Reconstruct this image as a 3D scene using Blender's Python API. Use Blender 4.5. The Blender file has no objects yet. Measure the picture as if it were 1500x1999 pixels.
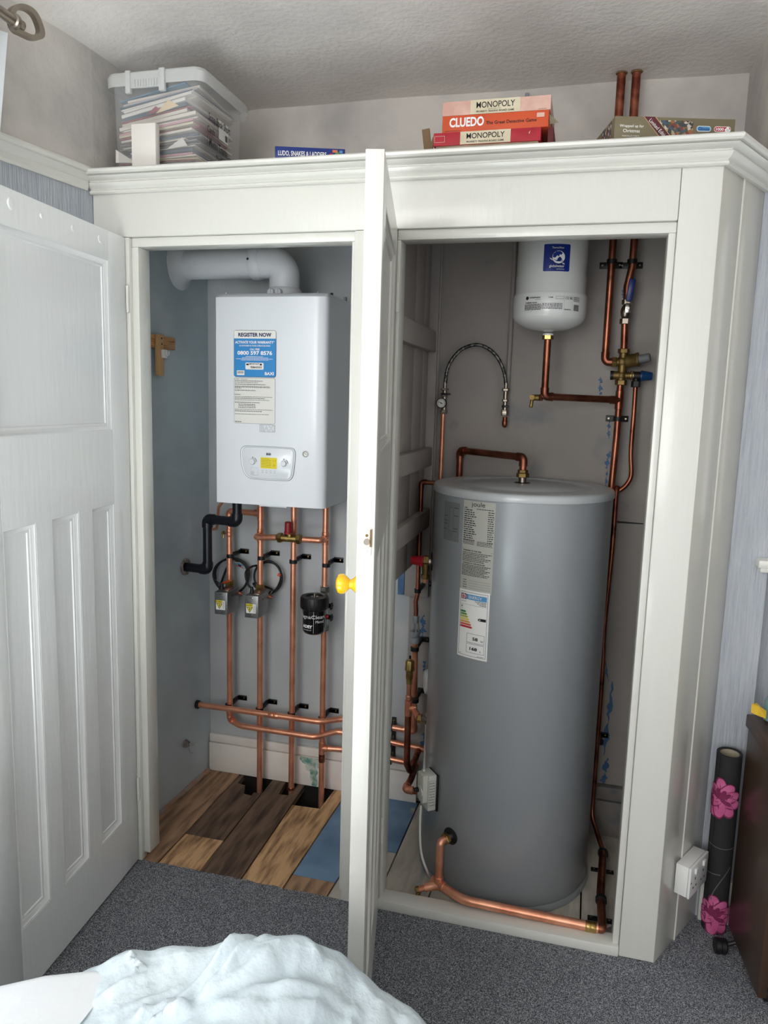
import bpy, bmesh, math, random
from mathutils import Vector, Matrix
random.seed(7)
R = math.radians
sc = bpy.context.scene
col = sc.collection

# ------------------------------------------------------------------ camera
FPX = 1468.9
PITCH, ROLL, YAW = 0.14755, 0.02777, 0.25240
CZ = 1.5
_F = Vector((-math.sin(YAW)*math.cos(PITCH), math.cos(YAW)*math.cos(PITCH), -math.sin(PITCH)))
_R0 = Vector((math.cos(YAW), math.sin(YAW), 0)); _U0 = _R0.cross(_F)
_R = math.cos(ROLL)*_R0 + math.sin(ROLL)*_U0
_U = -math.sin(ROLL)*_R0 + math.cos(ROLL)*_U0
cam = bpy.data.cameras.new('camera'); camo = bpy.data.objects.new('camera', cam); col.objects.link(camo)
cam.sensor_fit = 'VERTICAL'; cam.sensor_height = 36; cam.lens = 36*FPX/1999; cam.clip_start = 0.02
M = Matrix.Identity(4)
for i in range(3):
    M[i][0] = _R[i]; M[i][1] = _U[i]; M[i][2] = -_F[i]
M[2][3] = CZ
camo.matrix_world = M
sc.camera = camo
def _ray(x, y): return _F + _R*((x-750)/FPX) - _U*((y-999.5)/FPX)
def A(x, y, Y):                      # photo coordinate -> point at depth Y
    r = _ray(x, y); return Vector((0, 0, CZ)) + r*(Y/r.y)
def AX(x, y, X):
    r = _ray(x, y); return Vector((0, 0, CZ)) + r*(X/r.x)
def AZ(x, y, z):
    r = _ray(x, y); return Vector((0, 0, CZ)) + r*((z-CZ)/r.z)

# ------------------------------------------------------------------ light
w = bpy.data.worlds.new('world'); sc.world = w; w.use_nodes = True
w.node_tree.nodes['Background'].inputs[0].default_value = (0.96, 0.97, 1.0, 1)
w.node_tree.nodes['Background'].inputs[1].default_value = 0.8
def area(name, loc, aim, sx, sy, power, colr):
    l = bpy.data.lights.new(name, 'AREA'); l.shape = 'RECTANGLE'; l.size = sx; l.size_y = sy
    l.energy = power; l.color = colr
    o = bpy.data.objects.new(name, l); col.objects.link(o); o.location = loc
    o.rotation_euler = (Vector(aim)-Vector(loc)).to_track_quat('-Z', 'Y').to_euler()
    return o
area('window_light_left', (-1.51, 0.05, 1.62), (0.0, 1.0, 0.9), 1.4, 1.15, 6, (0.93, 0.97, 1.0))
area('window_light_rear', (-0.75, -1.78, 1.75), (-0.7, 2.0, 0.7), 1.5, 1.2, 29, (1.0, 0.985, 0.96))
sl = bpy.data.lights.new('sun', 'SUN'); sl.energy = 42; sl.angle = R(1.5); sl.color = (1.0, .97, .92)
so_ = bpy.data.objects.new('sun', sl); col.objects.link(so_); so_.rotation_euler = Vector((.72, .0, -.85)).to_track_quat('-Z', 'Y').to_euler()

sc.view_settings.view_transform = 'Standard'
sc.view_settings.look = 'None'
sc.view_settings.gamma = 1
sc.view_settings.exposure = 0.48
sc.view_settings.use_curve_mapping = False

# ------------------------------------------------------------------ materials
def s2l(c): return tuple(((v/255)/12.92 if v/255 <= .04045 else ((v/255+.055)/1.055)**2.4) for v in c)
MATS = {}
def mat(name, rgb, rough=.5, metal=0, var=None, vscale=8, vlo=.4, vhi=.65, bump=0, bscale=60, coat=0, stretch=None,
        var2=None, v2scale=3, v2lo=.55, v2hi=.62, trans=0, alpha=1, ior=1.45, emit=0, detail=4, spec=.5):
    m = bpy.data.materials.new(name); m.use_nodes = True; MATS[name] = m
    nt = m.node_tree; b = nt.nodes['Principled BSDF']
    c = (*s2l(rgb), 1)
    b.inputs['Base Color'].default_value = c
    b.inputs['Roughness'].default_value = rough; b.inputs['Metallic'].default_value = metal
    b.inputs['Coat Weight'].default_value = coat; b.inputs['Coat Roughness'].default_value = .12
    b.inputs['Transmission Weight'].default_value = trans; b.inputs['IOR'].default_value = ior
    b.inputs['Alpha'].default_value = alpha; b.inputs['Specular IOR Level'].default_value = spec
    tc = nt.nodes.new('ShaderNodeTexCoord'); mp = nt.nodes.new('ShaderNodeMapping')
    nt.links.new(tc.outputs['Object'], mp.inputs[0])
    if stretch: mp.inputs['Scale'].default_value = stretch
    def layer(prev, rgb2, sc_, lo, hi, seed):
        n = nt.nodes.new('ShaderNodeTexNoise'); n.inputs['Scale'].default_value = sc_; n.inputs['Detail'].default_value = detail
        n.noise_dimensions = '4D'; n.inputs['W'].default_value = seed
        nt.links.new(mp.outputs[0], n.inputs['Vector'])
        r = nt.nodes.new('ShaderNodeMapRange'); r.inputs['From Min'].default_value = lo; r.inputs['From Max'].default_value = hi
        nt.links.new(n.outputs['Fac'], r.inputs['Value'])
        x = nt.nodes.new('ShaderNodeMix'); x.data_type = 'RGBA'
        nt.links.new(r.outputs[0], x.inputs[0])
        if prev is None: x.inputs[6].default_value = c
        else: nt.links.new(prev, x.inputs[6])
        x.inputs[7].default_value = (*s2l(rgb2), 1)
        return x.outputs[2]
    out = None
    if var: out = layer(None, var, vscale, vlo, vhi, 1.3)
    if var2: out = layer(out, var2, v2scale, v2lo, v2hi, 7.7)
    if out is not None: nt.links.new(out, b.inputs['Base Color'])
    if bump:
        n = nt.nodes.new('ShaderNodeTexNoise'); n.inputs['Scale'].default_value = bscale; n.inputs['Detail'].default_value = 3
        nt.links.new(mp.outputs[0], n.inputs['Vector'])
        bp = nt.nodes.new('ShaderNodeBump'); bp.inputs['Strength'].default_value = bump; bp.inputs['Distance'].default_value = .01
        nt.links.new(n.outputs['Fac'], bp.inputs['Height']); nt.links.new(bp.outputs[0], b.inputs['Normal'])
    if emit:
        b.inputs['Emission Color'].default_value = c; b.inputs['Emission Strength'].default_value = emit
    return m
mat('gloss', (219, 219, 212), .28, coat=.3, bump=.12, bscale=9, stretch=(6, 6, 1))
mat('gloss_shaded', (200, 199, 190), .25, coat=.4, bump=.05, bscale=8)  # same gloss paint, colour darkened to carry the shade on the splayed panel
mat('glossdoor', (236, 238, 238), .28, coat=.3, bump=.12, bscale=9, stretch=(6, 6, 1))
mat('chip', (120, 95, 60), .8)
mat('ceiling', (238, 234, 229), .75, bump=.3, bscale=55, var=(226, 222, 217), vscale=5)
mat('upperwall', (222, 217, 210), .85, bump=.35, bscale=26, var=(188, 184, 180), vscale=4)
mat('wallpaper', (182, 187, 193), .7, bump=.5, bscale=42, stretch=(5, 5, .25), var=(168, 174, 184), vscale=30)
mat('innerleft', (190, 202, 208), .5, var=(158, 170, 177), vscale=3, vlo=.35, vhi=.7, var2=(196, 202, 206), v2scale=4, v2lo=.58, v2hi=.75, bump=.06, bscale=10)
mat('innerback', (188, 192, 194), .55, var=(172, 178, 181), vscale=4, vlo=.35, vhi=.7, var2=(204, 202, 198), v2scale=5, v2lo=.58, v2hi=.8, bump=.08, bscale=12)
mat('innerright', (164, 157, 151), .6, var=(150, 145, 140), vscale=4, vlo=.35, vhi=.7, var2=(120, 128, 134), v2scale=7, v2lo=.62, v2hi=.8, bump=.12, bscale=12)
mat('bluepaint', (58, 96, 140), .55, var=(80, 116, 155), vscale=20)
mat('boardblue', (118, 150, 180), .6, var=(86, 116, 146), vscale=6, var2=(180, 178, 165), v2scale=9, v2lo=.68, v2hi=.72)
mat('boardlight', (214, 172, 128), .65, var=(120, 88, 60), vscale=9, vlo=.42, vhi=.7, stretch=(7, 1, 7), var2=(95, 72, 52), v2scale=3, v2lo=.6, v2hi=.8, bump=.2, bscale=20)
mat('boardmid', (176, 140, 110), .7, var=(98, 74, 56), vscale=8, vlo=.4, vhi=.7, stretch=(7, 1, 7), var2=(170, 155, 140), v2scale=5, v2lo=.7, v2hi=.76, bump=.2, bscale=20)
mat('boarddark', (118, 94, 76), .7, var=(58, 46, 40), vscale=7, vlo=.4, vhi=.68, stretch=(8, 1, 8), var2=(140, 126, 112), v2scale=6, v2lo=.7, v2hi=.78, bump=.25, bscale=20)
mat('boardgrey', (198, 191, 178), .75, var=(166, 160, 150), vscale=8, stretch=(4, 1, 4), var2=(96, 116, 138), v2scale=4, v2lo=.6, v2hi=.72, bump=.15, bscale=20)
mat('void', (22, 17, 14), .9)
mat('skirt', (232, 226, 218), .55, var=(214, 204, 194), vscale=7, vlo=.5, vhi=.72, var2=(140, 96, 72), v2scale=14, v2lo=.74, v2hi=.78, bump=.1, bscale=14)
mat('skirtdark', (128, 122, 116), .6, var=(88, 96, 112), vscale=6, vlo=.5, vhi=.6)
mat('copper', (240, 172, 140), .34, .75, var=(206, 132, 102), vscale=14, vlo=.4, vhi=.7, var2=(110, 62, 48), v2scale=30, v2lo=.66, v2hi=.76)
mat('copperdark', (176, 112, 88), .38, 1, var=(116, 66, 52), vscale=14, vlo=.4, vhi=.7, var2=(84, 52, 44), v2scale=22, v2lo=.6, v2hi=.72)
mat('copperold', (178, 112, 86), .5, .8, var=(118, 60, 44), vscale=18, vlo=.42, vhi=.6, var2=(70, 42, 36), v2scale=12, v2lo=.6, v2hi=.68)
mat('brass', (190, 164, 104), .35, 1, var=(140, 112, 62), vscale=25)
mat('brassdull', (140, 116, 70), .5, .9, var=(112, 92, 56), vscale=35)
mat('chrome', (200, 198, 192), .22, 1, var=(160, 156, 148), vscale=30)
mat('nickel', (160, 150, 138), .3, 1)
mat('steelbox', (150, 152, 152), .38, .85, var=(138, 140, 141), vscale=10)
mat('cylinder', (150, 155, 158), .32, .2, bump=.012, bscale=3, coat=.15)
mat('cylinderlid', (184, 188, 190), .30, .12)
mat('boilerwhite', (222, 227, 232), .22, coat=.3)
mat('fluewhite', (205, 208, 212), .35)
mat('vesselwhite', (222, 224, 222), .22, coat=.4)
mat('panelline', (150, 154, 158), .4)
mat('groove', (120, 124, 128), .5)
mat('black', (20, 20, 22), .45)
mat('blackgloss', (16, 17, 20), .18, coat=.5)
mat('blackpvc', (22, 24, 32), .3)
mat('cable', (24, 24, 26), .5)
mat('whitecable', (205, 205, 200), .45)
mat('red', (170, 26, 42), .4)
mat('darkred', (140, 28, 34), .4)
mat('reddot', (185, 28, 40), .5)
mat('yellowknob', (245, 190, 12), .18, coat=.6)
mat('greyplastic', (150, 156, 162), .45)
mat('darkgreyplastic', (110, 112, 114), .5)
mat('whiteplastic', (228, 228, 226), .4)
mat('creamplastic', (205, 206, 196), .4)
mat('valveblue', (18, 62, 108), .4)
mat('leverblue', (26, 44, 108), .35)
mat('labelblue', (42, 134, 200), .45)
mat('labelnavy', (18, 46, 132), .35)
mat('labelwhite', (232, 232, 228), .5)
mat('labelgrey', (222, 222, 216), .5)
mat('labelsilver', (178, 178, 170), .45)
mat('labelclear', (128, 132, 134), .35, .2)
mat('ink', (28, 28, 34), .6)
mat('inknavy', (30, 24, 84), .6)
mat('inkgrey', (120, 120, 120), .6)
mat('inkwhite', (240, 240, 240), .5)
mat('inkred', (178, 40, 52), .5)
mat('ylabel', (226, 208, 40), .5)
mat('energyblue', (86, 150, 196), .45)
for i, c in enumerate([(60, 122, 76), (96, 146, 70), (168, 176, 84), (222, 206, 100), (218, 160, 88), (206, 92, 66), (178, 38, 52)]): mat('en%d' % i, c, .5)
mat('pine', (196, 150, 98), .55, var=(150, 96, 52), vscale=10, vlo=.52, vhi=.62, stretch=(1, 1, 14), detail=1)
mat('pineup', (204, 164, 112), .55, var=(186, 144, 94), vscale=8, stretch=(14, 14, 1))
mat('carpet', (70, 72, 78), .95, spec=.1)
mat('plasterrough', (176, 128, 104), .9, var=(150, 150, 150), vscale=30, bump=.5, bscale=60)
mat('mortar', (150, 140, 136), .9, bump=.8, bscale=90, var=(110, 96, 90), vscale=40)
mat('stain', (96, 150, 136), .7, var=(196, 204, 192), vscale=38, vlo=.44, vhi=.6)
mat('cardred', (186, 40, 56), .55, var=(170, 34, 50), vscale=20)
mat('cardorange', (214, 88, 46), .55, var=(200, 78, 40), vscale=8)
mat('cardpink', (222, 184, 168), .6, var=(206, 162, 148), vscale=16, vlo=.45, vhi=.6)
mat('cardcream', (226, 216, 190), .6, var=(208, 196, 166), vscale=18)
mat('cardtray', (176, 164, 140), .7, var=(140, 130, 108), vscale=14)
mat('cardbrown', (118, 96, 70), .8)
mat('maroon', (96, 30, 34), .6)
mat('ludoblue', (28, 52, 128), .4)
mat('jigolive', (118, 108, 84), .45)
mat('jigmaroon', (88, 34, 46), .45)
mat('jiggold', (190, 160, 110), .4)
mat('walnut', (70, 52, 40), .4, var=(58, 42, 33), vscale=9, stretch=(1, 1, .2), coat=.15)
mat('walnuttop', (84, 62, 48), .4, var=(58, 42, 34), vscale=14, stretch=(5, 1, 1))
mat('oak', (178, 128, 72), .45, var=(150, 100, 52), vscale=8, stretch=(1, 1, 10))
mat('matblack', (38, 38, 40), .8)
mat('petal', (186, 82, 132), .7, var=(206, 106, 152), vscale=22)
mat('petaldark', (122, 36, 78), .7)
mat('stem', (98, 96, 98), .7)
mat('matinner', (170, 160, 140), .8)
mat('bed', (206, 217, 222), .85, bump=.35, bscale=60, var=(196, 210, 217), vscale=4)
mat('sheet', (226, 229, 232), .85, bump=.1, bscale=30)
mat('curtain', (232, 236, 240), .8, bump=.3, bscale=18)
mat('yellowpaper', (220, 180, 50), .5)
mat('paleyellow', (226, 208, 150), .6)
mat('teal', (150, 190, 184), .25, trans=.5)
mat('tubclear', (216, 218, 218), .30, alpha=.26, spec=.4)
mat('tublid', (222, 224, 222), .35, alpha=.6)
mat('glass', (235, 240, 244), .02, alpha=.08)
for i, c in enumerate([(216, 208, 196), (196, 184, 200), (206, 196, 170), (150, 60, 70), (178, 172, 176), (70, 130, 165), (200, 150, 160), (226, 222, 216), (160, 150, 170), (70, 90, 110), (224, 200, 160), (60, 130, 96), (214, 120, 90), (130, 128, 130)]):
    mat('paper%d' % i, c, .7)
# carpet speckle
nt = MATS['carpet'].node_tree; b = nt.nodes['Principled BSDF']
tc = nt.nodes.new('ShaderNodeTexCoord')
n1 = nt.nodes.new('ShaderNodeTexNoise'); n1.inputs['Scale'].default_value = 400; n1.inputs['Detail'].default_value = 2; n1.inputs['Roughness'].default_value = .8
cr = nt.nodes.new('ShaderNodeValToRGB'); e = cr.color_ramp
e.elements[0].position = .34; e.elements[0].color = (*s2l((40, 42, 50)), 1)
e.elements[1].position = .68; e.elements[1].color = (*s2l((212, 215, 220)), 1)
x = e.elements.new(.5); x.color = (*s2l((112, 115, 122)), 1)
nt.links.new(tc.outputs['Object'], n1.inputs['Vector']); nt.links.new(n1.outputs['Fac'], cr.inputs[0]); nt.links.new(cr.outputs[0], b.inputs['Base Color'])
bp = nt.nodes.new('ShaderNodeBump'); bp.inputs['Strength'].default_value = .8; bp.inputs['Distance'].default_value = .004
nt.links.new(n1.outputs['Fac'], bp.inputs['Height']); nt.links.new(bp.outputs[0], b.inputs['Normal'])
# speckled picture print (jigsaw box art): voronoi cells of many colours
m = bpy.data.materials.new('artprint'); m.use_nodes = True; MATS['artprint'] = m; nt = m.node_tree; b = nt.nodes['Principled BSDF']
tc = nt.nodes.new('ShaderNodeTexCoord'); v = nt.nodes.new('ShaderNodeTexVoronoi'); v.inputs['Scale'].default_value = 150.0
cr = nt.nodes.new('ShaderNodeValToRGB'); e = cr.color_ramp; e.interpolation = 'CONSTANT'
for p_, c_ in ((.0, (60, 62, 66)), (.2, (128, 60, 50)), (.36, (166, 150, 120)), (.5, (70, 84, 100)), (.64, (196, 190, 178)), (.76, (64, 84, 66)), (.88, (150, 100, 60))):
    q = e.elements.new(p_) if p_ > 0 else e.elements[0]
    q.position = p_; q.color = (*s2l(c_), 1)
sp = nt.nodes.new('ShaderNodeSeparateColor')
nt.links.new(tc.outputs['Object'], v.inputs['Vector']); nt.links.new(v.outputs['Color'], sp.inputs[0]); nt.links.new(sp.outputs[0], cr.inputs[0]); nt.links.new(cr.outputs[0], b.inputs['Base Color'])

mat('braid', (120, 120, 118), .35, .7, var=(60, 60, 60), vscale=120, vlo=.45, vhi=.55)
# ------------------------------------------------------------------ mesh builder
def frame(o, z, x=None):
    z = Vector(z).normalized()
    if x is None: x = Vector((1, 0, 0)) if abs(z.x) < .9 else Vector((0, 1, 0))
    x = Vector(x); x = (x - z*x.dot(z)).normalized(); y = z.cross(x)
    m = Matrix.Identity(4)
    for i in range(3): m[i][0] = x[i]; m[i][1] = y[i]; m[i][2] = z[i]; m[i][3] = o[i]
    return m
def fillet(pts, rad, n=6):
    pts = [Vector(p) for p in pts]; out = [pts[0]]
    for i in range(1, len(pts)-1):
        a, b, c = pts[i-1], pts[i], pts[i+1]
        u = (a-b); v = (c-b); lu, lv = u.length, v.length
        u.normalize(); v.normalize()
        ang = u.angle(v)
        if ang > math.pi-.02: out.append(b); continue
        t = min(rad/math.tan(ang/2), lu*.49, lv*.49); r = t*math.tan(ang/2)
        cdir = (u+v).normalized(); cen = b + cdir*(r/math.sin(ang/2))
        s = b+u*t - cen; e_ = b+v*t - cen
        tot = s.angle(e_); ax = s.cross(e_).normalized()
        for k in range(n+1): out.append(cen + Matrix.Rotation(tot*k/n, 3, ax) @ s)
    out.append(pts[-1]); return out
_textcache = {}
def text_geo(s, bold=0):
    k = (s, bold)
    if k in _textcache: return _textcache[k]
    cu = bpy.data.curves.new('t', 'FONT'); cu.body = s; cu.resolution_u = 3; cu.offset = bold
    ob = bpy.data.objects.new('t', cu); me = ob.to_mesh()
    vs = [(v.co.x, v.co.y) for v in me.vertices]; fs = [tuple(p.vertices) for p in me.polygons]
    ob.to_mesh_clear(); bpy.data.objects.remove(ob); bpy.data.curves.remove(cu)
    x0 = min(v[0] for v in vs); x1 = max(v[0] for v in vs); y0 = min(v[1] for v in vs); y1 = max(v[1] for v in vs)
    vs = [((v[0]-x0)/(x1-x0), (v[1]-y0)/(y1-y0)) for v in vs]
    _textcache[k] = (vs, fs); return vs, fs
class MB:
    def __init__(s): s.v = []; s.f = []; s.m = []; s.names = []
    def mi(s, n):
        if n not in s.names: s.names.append(n)
        return s.names.index(n)
    def add(s, vs, fs, m, T=None):
        o = len(s.v); k = s.mi(m)
        s.v += [(T @ Vector(v)) if T is not None else Vector(v) for v in vs]
        for f in fs: s.f.append(tuple(i+o for i in f)); s.m.append(k)
        return s
    def box(s, x0, x1, y0, y1, z0, z1, m, bev=0, T=None):
        bm = bmesh.new(); bmesh.ops.create_cube(bm, size=1)
        for v in bm.verts: v.co = Vector(((x0+x1)/2 + v.co.x*(x1-x0), (y0+y1)/2 + v.co.y*(y1-y0), (z0+z1)/2 + v.co.z*(z1-z0)))
        if bev: bmesh.ops.bevel(bm, geom=list(bm.edges), offset=bev, segments=2, profile=.5, affect='EDGES')
        bm.verts.ensure_lookup_table(); bm.verts.index_update()
        s.add([v.co.copy() for v in bm.verts], [tuple(v.index for v in f.verts) for f in bm.faces], m, T); bm.free(); return s
    def quad(s, a, b, c, d, m): return s.add([a, b, c, d], [(0, 1, 2, 3)], m)
    def tube(s, pts, r, m, seg=16, caps=True):
        pts = [Vector(p) for p in pts]; n = len(pts); rs = r if isinstance(r, (list, tuple)) else [r]*n
        vs = []; fs = []
        t0 = (pts[1]-pts[0]).normalized(); nx = t0.orthogonal().normalized()
        for i in range(n):
            if i == 0: t = t0
            elif i == n-1: t = (pts[-1]-pts[-2]).normalized()
            else: t = ((pts[i+1]-pts[i]).normalized() + (pts[i]-pts[i-1]).normalized()).normalized()
            nx = (nx - t*nx.dot(t)).normalized(); ny = t.cross(nx)
            for k in range(seg):
                a = 2*math.pi*k/seg; vs.append(pts[i] + (nx*math.cos(a)+ny*math.sin(a))*rs[i])
        for i in range(n-1):
            for k in range(seg):
                k2 = (k+1) % seg; fs.append((i*seg+k, i*seg+k2, (i+1)*seg+k2, (i+1)*seg+k))
        if caps: fs.append(tuple(range(seg))[::-1]); fs.append(tuple((n-1)*seg+k for k in range(seg)))
        return s.add(vs, fs, m)
    def lathe(s, prof, m, T=None, seg=32, sq=None):      # prof [(r,z)], sq: number of flats (hex)
        vs = []; fs = []; n = len(prof)
        for r, z in prof:
            for k in range(seg):
                a = 2*math.pi*k/seg; rr = max(r, 1e-5); vs.append((rr*math.cos(a), rr*math.sin(a), z))
        for i in range(n-1):
            for k in range(seg):
                k2 = (k+1) % seg; fs.append((i*seg+k, i*seg+k2, (i+1)*seg+k2, (i+1)*seg+k))
        fs.append(tuple(range(seg))[::-1]); fs.append(tuple((n-1)*seg+k for k in range(seg)))
        return s.add(vs, fs, m, T)
    def cyl(s, a, b, r, m, seg=24, r2=None, bev=0):
        a = Vector(a); b = Vector(b); L = (b-a).length; r2 = r if r2 is None else r2
        pr = [(r, 0), (r2, L)] if not bev else [(r-bev, 0), (r, bev), (r2, L-bev), (r2-bev, L)]
        return s.lathe(pr, m, frame(a, b-a), seg)
    def hexn(s, a, b, r, m):                              # hexagonal nut
        a = Vector(a); b = Vector(b); L = (b-a).length; c = min(.0015, L*.2)
        return s.lathe([(r*.9, 0), (r, c), (r, L-c), (r*.9, L)], m, frame(a, b-a), 6)
    def prism(s, poly, d, m, T=None):
        n = len(poly)
        return s.add([(x, y, 0) for x, y in poly]+[(x, y, d) for x, y in poly],
                     [tuple(range(n))[::-1], tuple(range(n, 2*n))]+[(i, (i+1) % n, n+(i+1) % n, n+i) for i in range(n)], m, T)
    def grid(s, fn, nu, nv, m):
        vs = [fn(i/nu, j/nv) for j in range(nv+1) for i in range(nu+1)]
        return s.add(vs, [(j*(nu+1)+i, j*(nu+1)+i+1, (j+1)*(nu+1)+i+1, (j+1)*(nu+1)+i) for j in range(nv) for i in range(nu)], m)
    def sphere(s, c, r, m, seg=20):
        rr = (r, r, r) if not isinstance(r, (tuple, list)) else r
        bm = bmesh.new(); bmesh.ops.create_uvsphere(bm, u_segments=seg, v_segments=seg//2, radius=1)
        bm.verts.index_update()
        s.add([Vector((c[0]+v.co.x*rr[0], c[1]+v.co.y*rr[1], c[2]+v.co.z*rr[2])) for v in bm.verts], [tuple(v.index for v in f.verts) for f in bm.faces], m); bm.free(); return s
    def build(s, name, parent=None, origin=None, sharp=38, label=None, cat=None, group=None, kind=None, hero=False):
        me = bpy.data.meshes.new(name)
        if origin is None:
            xs = [v.x for v in s.v]; ys = [v.y for v in s.v]; zs = [v.z for v in s.v]
            origin = Vector(((min(xs)+max(xs))/2, (min(ys)+max(ys))/2, min(zs)))
        origin = Vector(origin)
        me.from_pydata([v-origin for v in s.v], [], s.f); me.update()
        for n in s.names: me.materials.append(MATS[n])
        me.polygons.foreach_set('material_index', s.m)
        me.polygons.foreach_set('use_smooth', [True]*len(s.f))
        bm = bmesh.new(); bm.from_mesh(me); bmesh.ops.recalc_face_normals(bm, faces=bm.faces) if not hasattr(s, 'nofix') else None
        bm.to_mesh(me); bm.free()
        me.set_sharp_from_angle(angle=R(sharp))
        o = bpy.data.objects.new(name, me); col.objects.link(o)
        o['_w'] = list(origin)
        if parent is not None: o.parent = parent; o.location = origin - Vector(parent['_w'])
        else: o.location = origin
        tag(o, label, cat, group, kind); return o
def tag(o, label=None, cat=None, group=None, kind=None):
    if label: o['label'] = label
    if cat: o['category'] = cat
    if group: o['group'] = group
    if kind: o['kind'] = kind
    return o
def thing(name, loc, label=None, cat=None, group=None, kind=None, parent=None):
    o = bpy.data.objects.new(name, None); col.objects.link(o); o.empty_display_size = .05
    o['_w'] = list(loc); o.location = Vector(loc)
    if parent is not None: o.parent = parent; o.location = Vector(loc)-Vector(parent['_w'])
    return tag(o, label, cat, group, kind)
def clone(o, delta, label=None, parent=None, top=True):
    c = o.copy(); col.objects.link(c); c['_w'] = list(Vector(o['_w'])+Vector(delta))
    if top: c.location = o.location + Vector(delta)
    if parent is not None: c.parent = parent
    if label: c['label'] = label
    for ch in [k for k in KIDS.get(o.name, [])]: clone(ch, delta, None, c, False)
    return c
KIDS = {}
def kids_index():
    KIDS.clear()
    for o in col.objects:
        if o.parent: KIDS.setdefault(o.parent.name, []).append(o)
# decals: 2D drawing mapped on a surface.  fn(u, v, off) -> world point
def planar(O, U, V):
    O = Vector(O); U = Vector(U).normalized(); V = Vector(V).normalized(); N = U.cross(V)
    return lambda u, v, o: O+U*u+V*v+N*o
def cyl_map(cx, cy, r, a0, z0):           # u along circumference, from angle a0 (increasing to the right as seen from outside)
    return lambda u, v, o: Vector((cx+(r+o)*math.cos(a0+u/r), cy+(r+o)*math.sin(a0+u/r), z0+v))
class Decal(MB):
    def __init__(s, fn, step=None): super().__init__(); s.fn = fn; s.nofix = True; s.step = step; s.L = .0004
    def P(s, u, v, l): return s.fn(u, v, s.L*(1+l))
    def rect(s, u, v, w, h, m, l=0):
        n = 1 if not s.step else max(1, int(w/s.step))
        return s.grid(lambda a, b: s.P(u+a*w, v+b*h, l), n, 1, m)
    def rrect(s, u, v, w, h, r, m, l=0):
        s.rect(u+r, v, w-2*r, h, m, l)
        for sx in (0, 1):
            pts = [(u+r if not sx else u+w-r, v), (u+r if not sx else u+w-r, v+h)]
            arc = []
            for k in range(5):
                a = math.pi/2*k/4
                arc.append((u+r-r*math.sin(a) if not sx else u+w-r+r*math.sin(a), v+h-r+r*math.cos(a)))
            for k in range(5):
                a = math.pi/2*(1-k/4)
                arc.append((u+r-r*math.sin(a) if not sx else u+w-r+r*math.sin(a), v+r-r*math.cos(a)))
            poly = [pts[1]]+arc+[pts[0]]
            if not sx: pass
            else: poly = poly[::-1]
            s.add([s.P(a, b, l) for a, b in poly], [tuple(range(len(poly)))], m)
        return s
    def ring(s, u, v, r1, r2, m, l=0, a0=0, a1=360, n=28):
        fs = []; vs = []
        for k in range(n+1):
            a = R(a0+(a1-a0)*k/n)
            vs += [s.P(u+r1*math.cos(a), v+r1*math.sin(a), l), s.P(u+r2*math.cos(a), v+r2*math.sin(a), l)]
        for k in range(n): fs.append((2*k, 2*k+1, 2*k+3, 2*k+2))
        return s.add(vs, fs, m)
    def disc(s, u, v, r, m, l=0, ry=None, n=24):
        ry = ry or r
        return s.add([s.P(u+r*math.cos(2*math.pi*k/n), v+ry*math.sin(2*math.pi*k/n), l) for k in range(n)], [tuple(range(n))], m)
    def poly(s, pts, m, l=0): return s.add([s.P(a, b, l) for a, b in pts], [tuple(range(len(pts)))], m)
    def text(s, st, u, v, w, h, m, l=2, bold=0):
        vs, fs = text_geo(st, bold); return s.add([s.P(u+a*w, v+b*h, l) for a, b in vs], fs, m)
    def frame(s, u, v, w, h, t, m, l=1):
        s.rect(u, v, w, t, m, l); s.rect(u, v+h-t, w, t, m, l); s.rect(u, v, t, h, m, l); s.rect(u+w-t, v, t, h, m, l); return s
    def line(s, u0, v0, u1, v1, t, m, l=2):
        d = Vector((u1-u0, v1-v0)); n = Vector((-d.y, d.x)).normalized()*t/2
        return s.poly([(u0-n.x, v0-n.y), (u1-n.x, v1-n.y), (u1+n.x, v1+n.y), (u0+n.x, v0+n.y)], m, l)
    def words(s, u, v, w, h, m='ink', l=2, seed=0):          # unreadable small print drawn as word-length strokes
        rd = random.Random(seed*31+int(v*1e5)); x = u
        while x < u+w-h:
            L = min(rd.uniform(1.2, 4.5)*h, u+w-x); s.rect(x, v, L, h, m, l); x += L+h*.7
        return s

# ================================================================== SETTING
FY, BY = 1.98, 2.62            # cupboard front, back wall
XL = -1.375
def xl(y): return -1.375 - .04*(2.62-y) if y > 1.98 else -1.4006 - .15*(1.98-max(y, 1.1))
def wallquad(mb, y0, y1, z0, z1, m, t=.08):
    mb.add([(xl(y0), y0, z0), (xl(y1), y1, z0), (xl(y1), y1, z1), (xl(y0), y0, z1),
            (xl(y0)-t, y0, z0), (xl(y1)-t, y1, z0), (xl(y1)-t, y1, z1), (xl(y0)-t, y0, z1)],
           [(0, 1, 2, 3), (4, 7, 6, 5), (0, 4, 5, 1), (3, 2, 6, 7), (0, 3, 7, 4), (1, 5, 6, 2)], m)
w_ = MB()
wallquad(w_, 1.99, 2.70, -.15, 2.09, 'innerleft'); wallquad(w_, 1.99, 2.70, 2.09, 2.6, 'upperwall')
wallquad(w_, 1.10, 1.99, -.15, 2.09, 'wallpaper'); wallquad(w_, 1.10, 1.99, 2.09, 2.6, 'upperwall')
wallquad(w_, -.50, 1.10, -.15, .85, 'wallpaper'); wallquad(w_, -.50, 1.10, 2.2, 2.6, 'upperwall')
wallquad(w_, -1.95, -.50, -.15, 2.09, 'wallpaper'); wallquad(w_, -1.95, -.50, 2.09, 2.6, 'upperwall')
w_.build('wall_left', kind='structure')
w_ = MB()
w_.box(-1.6, -.57, BY, BY+.1, -.15, 2.09, 'innerback')
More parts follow.
